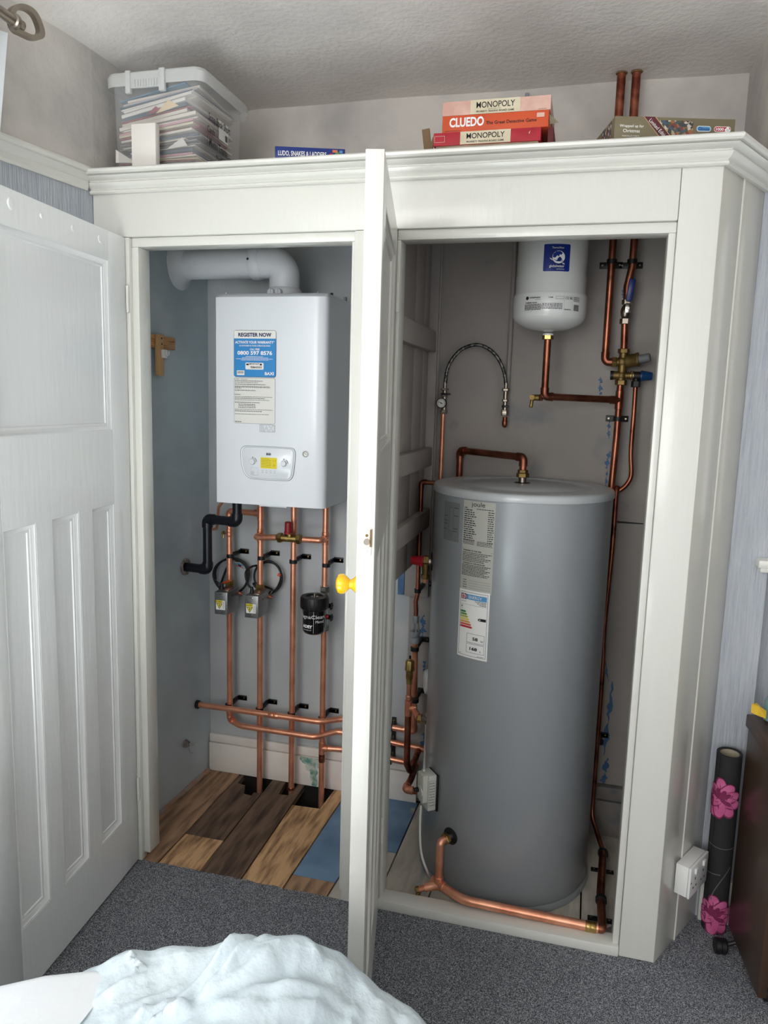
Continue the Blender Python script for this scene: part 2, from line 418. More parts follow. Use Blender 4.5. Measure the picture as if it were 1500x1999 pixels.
w_.box(-.57, .6, BY, BY+.1, -.15, 2.09, 'innerright')
w_.box(-1.6, .6, BY, BY+.1, 2.09, 2.6, 'upperwall')
w_.build('wall_back', kind='structure')
w_ = MB()
w_.box(.42, .50, 2.30, 2.70, -.15, 2.09, 'innerright'); w_.box(.42, .50, 2.226, 2.70, 2.09, 2.6, 'upperwall')
w_.box(.42, .50, 2.226, 2.30, -.15, 2.09, 'wallpaper')
w_.box(.50, .52, 2.226, 2.32, -.15, 2.12, 'wallpaper'); w_.box(.50, .52, 2.226, 2.32, 2.12, 2.6, 'upperwall')
w_.box(.52, 1.7, 2.32, 2.42, -.15, 1.06, 'wallpaper'); w_.box(.52, 1.7, 2.32, 2.42, 2.2, 2.6, 'upperwall')
w_.box(1.5, 1.7, 2.32, 2.42, 1.06, 2.2, 'wallpaper'); w_.box(1.6, 1.7, .3, 2.32, -.15, 2.6, 'upperwall')
w_.build('wall_right', kind='structure')
# textured, slightly uneven ceiling
c_ = MB(); rd = random.Random(3)
def cz(x, y): return 2.503 + .004*math.sin(x*9+1.3)*math.sin(y*5) - .10*math.exp(-((x-xl(min(y, 2.6)))/.10)**2)*.5
c_.grid(lambda u, v: Vector((-1.75+u*3.5, -1.95+v*4.65, cz(-1.75+u*3.5, -1.95+v*4.65))), 70, 40, 'ceiling')
c_.box(-1.9, 1.8, -2, 2.75, 2.56, 2.6, 'ceiling')
c_.build('ceiling', kind='structure')
# carpet
car = MB()
poly = [(-1.66, -1.9), (1.62, -1.9), (1.62, 2.33), (.5, 2.33), (.43, 2.245), (.284, 1.984), (-.49, 1.984)]
n = 26
for k in range(n+1): poly.append((-.62-k*(.78/n), 1.988+rd.uniform(-.004, .004)))
poly.append((-1.46, 1.984))
car.prism(poly, .016, 'carpet', Matrix.Translation((0, 0, -.012)))
car.build('floor', kind='structure')
# bare boards inside the cupboard
def lineX(a, b):
    p = AZ(*a, 0); q = AZ(*b, 0)
    return lambda y: p.x + (q.x-p.x)*(y-p.y)/(q.y-p.y)
L = [lambda y: -1.40, lineX((310.6, 1682), (468.6, 1511.6)), lineX((392, 1699), (531.5, 1522.4)), lineX((473, 1712.6), (596, 1533)),
     lineX((554.5, 1731), (668, 1561)), lambda y: L5a(y), lineX((745, 1733), (817, 1569.6))]
L5a = lineX((640, 1748), (690, 1668))
fl = thing('floor', (-.5, 2.3, 0), kind='structure')
g = .0025
def board(i, j, y0, y1, m, notch=None, name='floorboard', x0f=None, x1f=None):
    a = L[i] if x0f is None else x0f; b_ = L[j] if x1f is None else x1f
    poly = [(a(y0)+g, y0), (b_(y0)-g, y0)]
    if notch:
        poly += [(nx if not callable(nx) else nx(ny), ny) for nx, ny in notch]
    else: poly += [(b_(y1)-g, y1), (a(y1)+g, y1)]
    MB().prism(poly, .022, m, Matrix.Translation((0, 0, -.022))).build(name, fl)
ye = 2.605
yj = AZ(364, 1627, 0).y; yj3 = AZ(600, 1712, 0).y
board(0, 1, 1.975, ye, 'boardmid')
board(1, 2, 1.975, yj-.002, 'boardlight')
x1 = lambda y: L[1](y); x2 = lambda y: L[2](y); x3 = lambda y: L[3](y); x4 = lambda y: L[4](y)
board(1, 2, yj, ye, 'boarddark', notch=[(lambda y: x2(y)-g, 2.49), (lambda y: x2(y)-.03, 2.49), (lambda y: x2(y)-.03, 2.465), (lambda y: x2(y)-.065, 2.47), (lambda y: x2(y)-.085, 2.53), (lambda y: x1(y)+.022, 2.535), (lambda y: x1(y)+.018, 2.6), (lambda y: x1(y)+g, 2.6)])
board(2, 3, 1.975, ye, 'boarddark', notch=[(lambda y: x3(y)-g, 2.6), (lambda y: x3(y)-.03, 2.6), (lambda y: x3(y)-.034, 2.51), (lambda y: x3(y)-.075, 2.505), (lambda y: x3(y)-.082, 2.6), (lambda y: x2(y)+g, 2.6)])
board(3, 4, 1.975, ye, 'boardlight', notch=[(lambda y: x4(y)-g, 2.6), (lambda y: x4(y)-.052, 2.6), (lambda y: x4(y)-.056, 2.455), (lambda y: x3(y)+g, 2.45)])
board(4, 5, 1.975, yj3-.002, 'boardmid'); board(4, 5, yj3, ye, 'boardblue')
board(5, 6, 1.975, 2.27, 'boardgrey'); board(5, 6, 2.274, ye, 'boardblue')
XB = [L[6], lambda y: L[6](y)+.15, lambda y: L[6](y)+.30, lambda y: L[6](y)+.45, lambda y: L[6](y)+.60, lambda y: .43]
for k in range(5): board(0, 0, 1.975, ye, 'boardgrey', x0f=XB[k], x1f=XB[k+1])
MB().box(-1.09, -1.035, 2.47, 2.50, -.05, -.03, 'boardlight').build('floorboard', fl)
v_ = MB(); v_.box(-1.45, .5, 1.95, 2.66, -.14, -.12, 'void'); v_.box(-1.45, .5, 2.601, 2.66, -.14, -.001, 'void')
v_.build('floor', kind='structure')
# chipped plaster line where the left wall meets the boards
p_ = MB(); pts = [Vector((xl(y)+.004, y, .002)) for y in [1.99+.02*k for k in range(31)]]
p_.tube(pts, [rd.uniform(.005, .012) for _ in pts], 'plasterrough', 8); p_.build('trim_4', kind='structure')
# skirtings
s_ = MB(); za = .155
s_.box(-1.372, -.515, 2.600, 2.619, .0, .118, 'skirt', .002); s_.box(-1.372, -.515, 2.604, 2.619, .121, za, 'skirt', .002)
rs = random.Random(4)
for cx_, cz_, rx, rz in ((-.93, .105, .055, .020), (-.925, .06, .018, .055), (-.92, .02, .013, .030), (-.965, .118, .022, .012), (-.895, .088, .020, .015), (-.945, .08, .014, .02)):
    ring_ = [Vector((cx_+rx*math.cos(k*math.pi/9)*rs.uniform(.65, 1.1), 2.5994-.00005*rs.random(), min(max(cz_+rz*math.sin(k*math.pi/9)*rs.uniform(.65, 1.1), .002), .1178))) for k in range(18)]
    s_.add([Vector((cx_, 2.5993, min(cz_, .112)))]+ring_, [(0, 1+k, 1+(k+1) % 18) for k in range(18)], 'stain')
s_.build('baseboard_back', kind='structure')
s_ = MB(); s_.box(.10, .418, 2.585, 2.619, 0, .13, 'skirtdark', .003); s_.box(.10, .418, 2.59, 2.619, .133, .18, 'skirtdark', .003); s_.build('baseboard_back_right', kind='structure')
s_ = MB(); s_.box(.424, .515, 2.206, 2.225, .003, .14, 'gloss', .004); s_.build('baseboard_right', kind='structure')
# mouldings swept along a plan path
def sweep(path, prof, m, name, parent=None, kind=None, ends=None):
    path = [Vector((*p, 0)) for p in path]; mb = MB(); vs = []; np_ = len(prof)
    for i, p in enumerate(path):
        if i == 0: d = path[1]-p; nrm = Vector((d.y, -d.x, 0)).normalized(); k = 1
        elif i == len(path)-1: d = p-path[i-1]; nrm = Vector((d.y, -d.x, 0)).normalized(); k = 1
        else:
            a = (p-path[i-1]).normalized(); b = (path[i+1]-p).normalized()
            na = Vector((a.y, -a.x, 0)); nb = Vector((b.y, -b.x, 0)); nrm = (na+nb).normalized(); k = 1/nrm.dot(na)
        for o_, z in prof: vs.append(p+nrm*o_*k+Vector((0, 0, z)))
    fs = [(i*np_+j, i*np_+(j+1) % np_, (i+1)*np_+(j+1) % np_, (i+1)*np_+j) for i in range(len(path)-1) for j in range(np_)]
    fs += [tuple(range(np_)), tuple((len(path)-1)*np_+j for j in range(np_))]
    mb.add(vs, fs, m); return mb.build(name, parent, kind=kind, sharp=25)
rail = [(0, 2.065), (.006, 2.065), (.010, 2.072), (.010, 2.088), (.014, 2.091), (.020, 2.101), (.022, 2.106), (.030, 2.108), (.033, 2.116), (.031, 2.122), (.012, 2.125), (0, 2.125)]
sweep([(xl(-1.8), -1.8), (xl(1.1), 1.1), (xl(1.955), 1.955)], rail, 'gloss', 'trim_1', kind='structure')
sweep([(xl(-1.8), -1.8), (xl(1.1), 1.1), (xl(1.97), 1.97)], [(0, .004), (.018, .004), (.018, .12), (.006, .14), (0, .14)], 'gloss', 'baseboard_left', kind='structure')
# window_2 (behind the camera) and window_1 (left, behind the curtain), window_3 (right, above the sill)
def window(name, T, w, h):
    mb = MB()
    for a, b, c, d in ((0, w, 0, .06), (0, w, h-.06, h), (0, .06, .06, h-.06), (w-.06, w, .06, h-.06), (w/2-.03, w/2+.03, .06, h-.06)): mb.box(a, b, -.03, .03, c, d, 'gloss', T=T)
    r_ = mb.build(name, kind='structure')
    p = MB(); p.box(.06, w-.06, -.003, .003, .06, h-.06, 'glass', T=T); p.build('window_pane', r_)
window('window_1', Matrix.Translation((xl(1.1)-.05, 1.10, .85)) @ Matrix.Rotation(R(-90), 4, 'Z'), 1.6, 1.35)
window('window_2', Matrix.Translation((.56, 2.38, 1.10)), .94, 1.1)
s_ = MB(); s_.box(.487, 1.6, 2.19, 2.40, 1.076, 1.100, 'gloss', .006); s_.box(.495, 1.6, 2.20, 2.40, 1.064, 1.078, 'gloss', .003); s_.build('trim_2', kind='structure')

# ================================================================== BUILT-IN CUPBOARD
cup = thing('built_in_cupboard', (-.5, FY, 0), 'white gloss painted built-in cupboard with two open panelled doors and moulded cornice', 'cupboard')
def part(mb, name, parent=cup, **k): return mb.build(name, parent, **k)
G = 'gloss'
part(MB().box(-1.392, -1.286, FY, FY+.03, .006, 1.94, G, .002), 'frame_post')
part(MB().box(-.612, -.498, FY, FY+.03, .006, 1.94, G, .003), 'frame_post')
part(MB().box(.190, .2815, FY, FY+.03, .006, 2.075, G, .003), 'frame_post')
part(MB().box(-1.40, .189, FY, FY+.03, 1.941, 2.09, G, .002), 'fascia_board')
mb = MB()
mb.box(-1.286, -1.264, FY+.012, FY+.07, .03, 1.915, G, .002); mb.box(-.622, -.6125, FY+.012, FY+.07, .03, 1.915, G, .002)
mb.box(-1.285, -.613, FY+.012, FY+.07, 1.915, 1.9405, G, .002); part(mb, 'door_stop')
mb = MB()
mb.box(.172, .1895, FY+.012, FY+.07, .03, 1.915, G, .002); mb.box(-.4975, -.488, FY+.012, FY+.07, .03, 1.915, G, .002)
mb.box(-.497, .1895, FY+.012, FY+.07, 1.915, 1.9405, G, .002); part(mb, 'door_stop')
part(MB().box(-.497, .1895, FY-.004, FY+.055, .004, .034, 'gloss', .004), 'threshold')
prof = [(0, 2.058), (.010, 2.058), (.014, 2.061), (.013, 2.066), (.009, 2.0685), (.011, 2.071), (.016, 2.074), (.021, 2.079), (.024, 2.085), (.019, 2.088), (.021, 2.0905), (.028, 2.093), (.037, 2.097), (.040, 2.1), (.035, 2.1025), (.046, 2.103), (.051, 2.107), (.052, 2.113), (.049, 2.1165), (.04, 2.118), (0, 2.118)]
sweep([(-1.4006, FY-.0005), (.2815, FY-.0005), (.420, 2.226)], prof, G, 'cornice', cup)
mb = MB(); mb.prism([(-1.40, FY+.002), (.280, FY+.002), (.418, 2.228), (.418, 2.618), (-1.374, 2.618)], .024, 'upperwall', Matrix.Translation((0, 0, 2.094))); part(mb, 'top_board')
# splayed side panel of two boards with a bead between
d = Vector((.420-.2815, 2.226-FY, 0)); L_ = d.length; T = frame((.2815, FY, 0), (0, 0, 1), d)
part(MB().box(0, L_*.46, 0, .02, .004, 2.065, 'gloss_shaded', .0015, T), 'side_board')
mb = MB(); mb.box(L_*.49, L_, 0, .02, .004, 2.065, 'gloss_shaded', .0015, T)
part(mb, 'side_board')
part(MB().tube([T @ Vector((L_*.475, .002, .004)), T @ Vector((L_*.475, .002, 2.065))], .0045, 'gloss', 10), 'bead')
# partition between the two halves
mb = MB()
z0 = AX(763, 1146, -.52).z
for y0, y1 in ((2.06, 2.20), (2.203, 2.36), (2.363, 2.50), (2.503, 2.585)): mb.box(-.545, -.525, y0, y1, z0, 2.09, 'innerright', .001)
part(mb, 'partition')
for a, b in ((620, 668), (886, 927), (1021, 1060)):
    za_, zb = AX(790, a, -.51).z, AX(790, b, -.51).z
    part(MB().box(-.5245, -.50, 2.06, 2.59, min(za_, zb), max(za_, zb), 'innerright', .002), 'partition_batten')
part(MB().box(-.585, -.497, 2.594, 2.618, .80, 2.09, 'innerright', .002), 'upright_board')
part(MB().box(-.612, -.589, 2.604, 2.618, .80, 1.60, 'bluepaint'), 'upright_board', label='strip of old blue paint')
# small hook
part(MB().tube(fillet([A(795, 478, 2.3), A(804, 480, 2.3), A(805, 492, 2.3), A(800, 493, 2.3)], .006), .0016, 'nickel', 8), 'hook')
# ------ panelled doors
DH, DT = 1.926, .034
def door(hinge, ang, DW):
    T = Matrix.Translation(hinge) @ Matrix.Rotation(ang, 4, 'Z')        # local x from the hinge, y thickness (0..DT)
    mb = MB(); S = .092
    zb, zl, zt0, zt1 = .18, 1.175, 1.38, 1.85
    H = DH
    mb.box(0, S, 0, DT, 0, H, GD, .0015, T); mb.box(DW-S, DW, 0, DT, 0, H, GD, .0015, T)
    mb.box(S, DW-S, 0, DT, 0, zb, GD, 0, T); mb.box(S, DW-S, 0, DT, zl, zt0, GD, 0, T); mb.box(S, DW-S, 0, DT, zt1, H, GD, 0, T)
    pw = (DW-2*S-2*.062)/3
    xs = [S + k*(pw+.062) for k in range(3)]
    for x in xs[1:]: mb.box(x-.062, x, 0, DT, zb, zl, GD, 0, T)
    for x0, x1, z0, z1 in [(S, DW-S, zt0, zt1)]+[(x, x+pw, zb, zl) for x in xs]:
        mb.box(x0, x1, .011, DT-.011, z0, z1, GD, 0, T)
        for side in (0, 1):
            ya = 0 if side == 0 else DT
            sgn = 1 if side == 0 else -1
            pr = [(0, .0005), (0, .011), (.024, .011), (.0225, .008), (.016, .0075), (.014, .0055), (.006, .003), (.004, .0005)]
            c = [(x0, z0), (x1, z0), (x1, z1), (x0, z1)]; inn = [(1, 1), (-1, 1), (-1, -1), (1, -1)]
            vs = []
            for (cx, cz_), (ix, iz) in zip(c, inn):
                for a, b in pr: vs.append((cx+ix*a, ya+sgn*b, cz_+iz*a))
            n8 = len(pr)
            fs = [(i*n8+j, i*n8+(j+1) % n8, ((i+1) % 4)*n8+(j+1) % n8, ((i+1) % 4)*n8+j) for i in range(4) for j in range(n8)]
            mb.add(vs, fs, GD, T)
    return T, mb
GD = 'gloss'
hz = .012
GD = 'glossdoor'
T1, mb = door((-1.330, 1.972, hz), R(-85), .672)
for k, (yy, r_) in enumerate(((.075, .010), (.20, .009), (.33, .007), (.44, .014))): mb.lathe([(r_, 0), (r_-.002, .0025), (0, .003)], GD, T1 @ Matrix.Translation((yy+.06, DT, 1.895)) @ Matrix.Rotation(R(-90), 4, 'X'), 14)
d1 = part(mb, 'door', origin=(-1.330, 1.972, hz))
for z in (.22, 1.73): part(MB().cyl((-1.291, 1.9745, z), (-1.291, 1.9745, z+.075), .0045, 'gloss'), 'hinge', d1)
a2 = math.atan2(1.359-2.002, -.367+.499)
GD = 'gloss'
DW = .636
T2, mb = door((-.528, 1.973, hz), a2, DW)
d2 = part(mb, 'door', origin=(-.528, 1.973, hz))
for z in (.22, 1.73): part(MB().cyl((-.4895, 1.976, z), (-.4895, 1.976, z+.075), .0045, 'gloss'), 'hinge', d2)
# latch plate in the door's edge and yellow knob on the room side (left face of the opened door)
lz = A(715, 1053, 1.375).z
mb = MB(); mb.box(DW-.0005, DW+.0018, .010, .028, lz-hz-.027, lz-hz+.027, 'gloss', .0006, T2)
mb.box(DW+.0017, DW+.0024, .025, .029, lz-hz-.010, lz-hz+.024, 'chip', 0, T2)
mb.cyl(T2 @ Vector((DW+.001, .019, lz-hz)), T2 @ Vector((DW+.005, .019, lz-hz)), .006, 'nickel'); mb.cyl(T2 @ Vector((DW+.001, .019, lz-hz+.012)), T2 @ Vector((DW+.0026, .019, lz-hz+.012)), .0028, 'chip')
for dz in (-.013, -.020, .020): mb.cyl(T2 @ Vector((DW+.001, .019, lz-hz+dz)), T2 @ Vector((DW+.003, .019, lz-hz+dz)), .0032, 'gloss')
part(mb, 'latch_plate', d2)
# the door face on the left (away from the opening) is the local y=0 side
kz = 1.168-hz-.03
ko = T2 @ Vector((DW-.045, 0, kz)); kd = (T2.to_3x3() @ Vector((0, -1, 0)))
mb = MB(); mb.lathe([(.018, 0), (.0175, .003), (.013, .008), (.0095, .013), (.0095, .016), (.015, .021), (.0195, .027), (.0205, .033), (.018, .039), (.010, .043), (0, .044)], 'yellowknob', frame(ko, kd), 28)
part(mb, 'door_knob', d2, label='glossy yellow round knob')

# ================================================================== PIPEWORK HELPERS
CU = 'copper'
def pipe(mb, pts, r=.011, m=CU, rad=.03, seg=18): return mb.tube(fillet(pts, rad) if len(pts) > 2 else pts, r, m, seg)
def sleeve(root, a, d, L, r=.0125, m=CU, name='coupling'):        # soldered collar round a pipe
    a = Vector(a); d = Vector(d).normalized()
    mb = MB(); mb.lathe([(r*.93, 0), (r, .0015), (r, L*.5-.001), (r*.97, L*.5), (r, L*.5+.001), (r, L-.0015), (r*.93, L)], m, frame(a-d*L/2, d), 18)
    return mb.build(name, root)
def elbow(root, p, da, db, r=.0130, m=CU, L=.026):
    p = Vector(p); da = Vector(da).normalized(); db = Vector(db).normalized()
    mb = MB(); pts = fillet([p+da*L, p, p+db*L], L*.8, 7); mb.tube(pts, r, m, 18)
    for e_, d_ in ((p+da*L, da), (p+db*L, db)): mb.cyl(e_-d_*.003, e_+d_*.001, r*1.05, m)
    return mb.build('elbow', root)
def tee(root, p, run, br, r=.0130, m=CU, L=.024):
    p = Vector(p); run = Vector(run).normalized(); br = Vector(br).normalized()
    mb = MB(); mb.cyl(p-run*L, p+run*L, r, m, 18, bev=.001); mb.cyl(p, p+br*L, r, m, 18, bev=.001)
    return mb.build('tee', root)
def clip(px, py, Y, r=.0112, w=.06, off=.018, label='', cat='pipe clip', group=None, flip=False, zc=None):
    """black hinged pipe clip: ring round the pipe + plate screwed to the wall, plate off to one side"""
    p = A(px, py, Y)
    t = thing('pipe_clip', p, label, cat, group)
    mb = MB(); mb.lathe([(r+.0002, -.007), (r+.0035, -.007), (r+.0035, .007), (r+.0002, .007)], 'black', Matrix.Translation(p), 22)
    mb.build('ring', t)
    s = -1 if flip else 1
    mb = MB(); x0, x1 = sorted((p.x+s*(off-.012 if off < .03 else off), p.x+s*(off+.024)))
    yb = BY-.0005
    mb.box(x0, x1, yb-.004, yb, p.z-.008+.006, p.z+.010+.006, 'black', .001); mb.box(p.x-.006, p.x+.006, p.y+r, yb, p.z-.006, p.z+.008, 'black', .001)
    mb.box(min(p.x, x0), max(p.x, x1), yb-.004, yb, p.z-.004, p.z+.012, 'black', .001)
    mb.build('back_plate', t)
    sx = p.x+s*(off+.014)
    MB().cyl((sx, yb-.0065, p.z+.007), (sx, yb-.003, p.z+.007), .0032, 'brass', 12).build('screw', t)
    return t

# ================================================================== LEFT HALF: BOILER
BFY = 2.30
a = A(418, 572, BFY); b_ = A(637, 570, BFY); c_ = A(421, 980, BFY); bx0, bx1 = (a.x+c_.x)/2, b_.x+.004; bz0, bz1 = c_.z, a.z-.001
W_, H_ = bx1-bx0, bz1-bz0
boil = thing('wall_boiler', (bx0+W_/2, BFY+.14, bz0), 'white wall-hung gas boiler with blue registration sticker, hung above the four copper pipes', 'boiler')
mb = MB()
# casing with wide soft chamfers at the front sides
cx = [(bx0, BY-.03), (bx0, BFY+.012), (bx0+.004, BFY+.003), (bx0+.03, BFY), (bx1-.045, BFY), (bx1-.010, BFY+.006), (bx1-.002, BFY+.016), (bx1, BFY+.03), (bx1, BY-.03)]
mb.prism(cx[::-1], H_-.012, 'boilerwhite', Matrix.Translation((0, 0, bz0)))
top = [(x + (.004 if x < bx0+.02 else (-.004 if x > bx1-.02 else 0)), y+(.010 if y < BFY+.02 else 0)) for x, y in cx]
n9 = len(cx)
mb.add([(x, y, bz1-.012) for x, y in cx]+[(x, y, bz1) for x, y in top], [tuple(range(n9, 2*n9))]+[(i, i+1, n9+i+1, n9+i) for i in range(n9-1)]+[(n9-1, 0, n9, 2*n9-1)], 'boilerwhite')
mb.build('casing', boil, sharp=50)
MB().box(bx0+.01, bx1-.01, BY-.031, BY-.001, bz0+.02, bz1-.01, 'panelline').build('mounting_frame', boil)
MB().box(bx0+.15, bx0+.25, BFY+.02, BFY+.06, bz0-.008, bz0+.001, 'boilerwhite', .002).build('bottom_bracket', boil)
for q in (611, 1182):
    p = A(250+q/3.19, 450+380/3.19, BFY+.04); MB().cyl((p.x, p.y, bz1-.002), (p.x, p.y, bz1+.008), .002, 'chrome', 8).build('screw', boil)
p = A(648, 570, 2.40); MB().cyl((p.x, p.y, bz1-.002), (p.x, p.y, bz1+.012), .005, 'black', 10).build('rubber_plug', boil)
p = A(677, 583, 2.50); MB().box(bx1-.012, bx1-.004, 2.5, 2.52, bz1-.002, bz1+.014, 'greyplastic', .001).build('hook_lug', boil)
# mapping of the front plate
def bu(px, py): q = A(px, py, BFY-.0005); return q.x-bx0, q.z-bz0
pf = planar((bx0, BFY-.0005, bz0), (1, 0, 0), (0, 0, 1))
def z7(x, y): return bu(440+x/6.06, 630+y/6.06)
l0 = z7(104, 1200); l1 = z7(605, 85)
w1 = l1[0]-l0[0]; vtop = z7(200, 88)[1]; vmid = z7(350, 645)[1]; vbot = z7(350, 1195)[1]
d_ = Decal(pf)
ht = vtop-vmid
d_.rrect(l0[0], vmid, w1, ht, .008, 'ink', 0); d_.rrect(l0[0]+.0012, vmid+.0012, w1-.0024, ht-.0024, .007, 'labelblue', 1)
hh = ht*.168
d_.rrect(l0[0]+.0012, vtop-hh-.0012, w1-.0024, hh, .006, 'labelwhite', 2); d_.rect(l0[0]+.0012, vtop-hh-.0012, w1-.0024, .007, 'labelwhite', 2.5)
U0 = l0[0]
def bt(s, fu, fv, fw, fh, m, bold=0): d_.text(s, U0+fu*w1, vmid+(1-fv-fh)*ht, fw*w1, fh*ht, m, 4, bold)
bt('REGISTER NOW', .11, .055, .78, .085, 'inknavy', .035)
bt('ACTIVATE YOUR WARRANTY*', .035, .225, .93, .06, 'inkwhite', .03)
bt('AS OUTLINED IN YOUR LITERATURE PACK', .13, .315, .74, .03, 'inkwhite', .02)
bt('CALL FREE', .385, .385, .23, .04, 'inkwhite', .02)
bt('0800 597 8576', .09, .44, .82, .085, 'inkwhite', .03)
for k, (a, b) in enumerate(((.29, .42), (.20, .62), (.06, .88), (.18, .64))): d_.words(U0+a*w1, vmid+(1-.565-.025*k)*ht, b*w1, .0014, 'inkwhite', 4, k)
d_.rrect(U0+.28*w1, vmid+.165*ht, .43*w1, .145*ht, .003, 'labelwhite', 3)
d_.rect(U0+.30*w1, vmid+.255*ht, .06*w1, .035*ht, 'ink', 4); d_.rect(U0+.62*w1, vmid+.255*ht, .05*w1, .035*ht, 'ink', 4)
bt('78EMA003E03', .395, .765, .27, .045, 'ink', .02); bt('IMPORTANT', .37, .70, .24, .035, 'ink', .02)
d_.rect(U0+.075*w1, vmid+.04*ht, .18*w1, .10*ht, 'labelwhite', 3)
for k in range(14): d_.rect(U0+(.09+k*.0108)*w1, vmid+.075*ht, (.003+.003*((k*7) % 3)/2)*w1, .05*ht, 'ink', 4)
bt('BAXI', .74, .885, .21, .066, 'inkwhite', .03)
d_.build('registration_sticker', boil, label='blue and white sticker')
d_ = Decal(pf)
h2 = vmid-vbot-.002
d_.rrect(U0, vbot, w1*.985, h2, .006, 'groove', 0); d_.rrect(U0+.001, vbot+.001, w1*.985-.002, h2-.002, .005, 'labelgrey', 1)
rows = [(.02, .02, .13, 1), (.02, .16, .16, 1)]
y = 0
for k, (fy, fw) in enumerate([(.075, .68), (.11, .55), (.15, .75), (.19, .82), (.212, .86), (.235, .16), (.28, .5), (.42, .9), (.455, .72), (.49, .82), (.545, .6), (.70, .92), (.735, .66), (.80, .82)]):
    d_.words(U0+.025*w1, vbot+(1-fy)*h2, fw*w1, .0018, 'inkgrey' if k % 2 else 'ink', 3, k)
for k in range(3): d_.words(U0+.11*w1, vbot+(1-.585-.035*k)*h2, .42*w1, .0018, 'ink', 3, 20+k)
d_.text('Installer - Have you...', U0+.02*w1, vbot+.955*h2, .32*w1, .02*h2, 'ink', 3, .03); d_.text('Handover', U0+.02*w1, vbot+.625*h2, .15*w1, .018*h2, 'ink', 3, .03)
d_.words(U0+.03*w1, vbot+.03*h2, .15*w1, .002, 'ink', 3, 5)
d_.build('instruction_sticker', boil)
d_ = Decal(pf); a = z7(410, 1290); b = z7(592, 1212)
d_.frame(a[0], a[1], b[0]-a[0], b[1]-a[1], .0008, 'groove', 1)
d_.text('BAXI', a[0]+.003, a[1]+.0025, b[0]-a[0]-.006, b[1]-a[1]-.005, 'groove', 1, .02); d_.text('BAXI', a[0]+.0036, a[1]+.003, b[0]-a[0]-.007, b[1]-a[1]-.006, 'boilerwhite', 3, .0)
d_.build('maker_badge', boil)
# control panel
ca = z7(178, 1455); cb = z7(835, 1870)
pts = [z7(*q) for q in ((250, 1455), (780, 1478), (822, 1500), (835, 1550), (812, 1800), (780, 1855), (740, 1873), (330, 1852), (260, 1826), (205, 1745), (180, 1560), (188, 1490), (215, 1462))]
def smooth_poly(pts, n=2):
    for _ in range(n):
        q = []
        for i in range(len(pts)):
            a, b = Vector(pts[i]), Vector(pts[(i+1) % len(pts)]); q += [tuple(a*.75+b*.25), tuple(a*.25+b*.75)]
        pts = q
    return pts
pp = smooth_poly(pts)
cc = Vector((sum(p[0] for p in pp)/len(pp), sum(p[1] for p in pp)/len(pp)))
def scalep(k): return [tuple(cc+(Vector(p)-cc)*k) for p in pp]
mb = MB(); N = len(pp)
lay = [(1.0, -.0002), (.99, .0022), (.955, .0022), (.94, .0008), (.90, .0010), (.885, .0018)]
vs = []
for k, o in lay: vs += [(bx0+p[0], BFY-.0005-o, bz0+p[1]) for p in scalep(k)]
mb.add(vs, [(i*N+j, i*N+(j+1) % N, (i+1)*N+(j+1) % N, (i+1)*N+j) for i in range(len(lay)-1) for j in range(N)]+[tuple((len(lay)-1)*N+j for j in range(N))], 'boilerwhite')
cpan = mb.build('control_panel', boil, sharp=60)
mb = MB()
for k in (1.004, .935):
    q = scalep(k); mb.tube([Vector((bx0+p[0], BFY-.0012, bz0+p[1])) for p in q+[q[0]]], .0006, 'groove', 6)
mb.build('rim_line', cpan)
pf2 = planar((bx0, BFY-.0025, bz0), (1, 0, 0), (0, 0, 1))
for kx, ky, r_ in ((328, 1642, .0092), (697, 1665, .0092)):
    q = z7(kx, ky); o = Vector((bx0+q[0], BFY-.0022, bz0+q[1]))
    MB().lathe([(r_, 0), (r_, .006), (r_-.0012, .008), (0, .0083)], 'boilerwhite', frame(o, (0, -1, 0)), 28).build('dial', cpan)
    d_ = Decal(pf2); d_.ring(q[0], q[1], .0102, .0108, 'groove', 0, -190, 190); d_.ring(q[0], q[1], .0125, .0150, 'inkgrey', 0, 0, 62)
    d_.rect(q[0]-.003, q[1]+.0125, .006, .003, 'inkgrey', 0); d_.build('dial_scale', cpan)
d_ = Decal(pf2)
a = z7(488, 1568); b = z7(546, 1540); d_.text('800', a[0], a[1], b[0]-a[0], b[1]-a[1], 'ink', 1, .02)
a = z7(420, 1720); b = z7(615, 1600); d_.rrect(a[0], a[1], b[0]-a[0], b[1]-a[1], .002, 'ylabel', 0)
ww, h_ = b[0]-a[0], b[1]-a[1]
for k in range(6): d_.words(a[0]+.04*ww, a[1]+h_*(.85-.14*k), ww*(.6 if k else .5), .0009, 'ink', 1, 40+k)
d_.ring(a[0]+.82*ww, a[1]+.3*h_, .0025, .0032, 'ink', 1); d_.ring(a[0]+.78*ww, a[1]+.72*h_, .0012, .0017, 'ink', 1); d_.ring(a[0]+.92*ww, a[1]+.72*h_, .0012, .0017, 'ink', 1)
a = z7(306, 1800); b = z7(392, 1715); d_.frame(a[0], a[1], b[0]-a[0], b[1]-a[1], .0004, 'inkgrey', 0)
for k in range(4): d_.words(a[0]+.0015, a[1]+.002+.003*k, .010, .0008, 'inkgrey', 1, 60+k)
for kx in (443, 490, 540, 589):
    q = z7(kx, 1752 + (kx-443)*.03); d_.ring(q[0], q[1], .0025, .0030, 'inkgrey', 0); d_.rect(q[0]-.0022, q[1]-.0064, .0044, .0012, 'inkgrey', 0)
d_.build('panel_print', cpan)
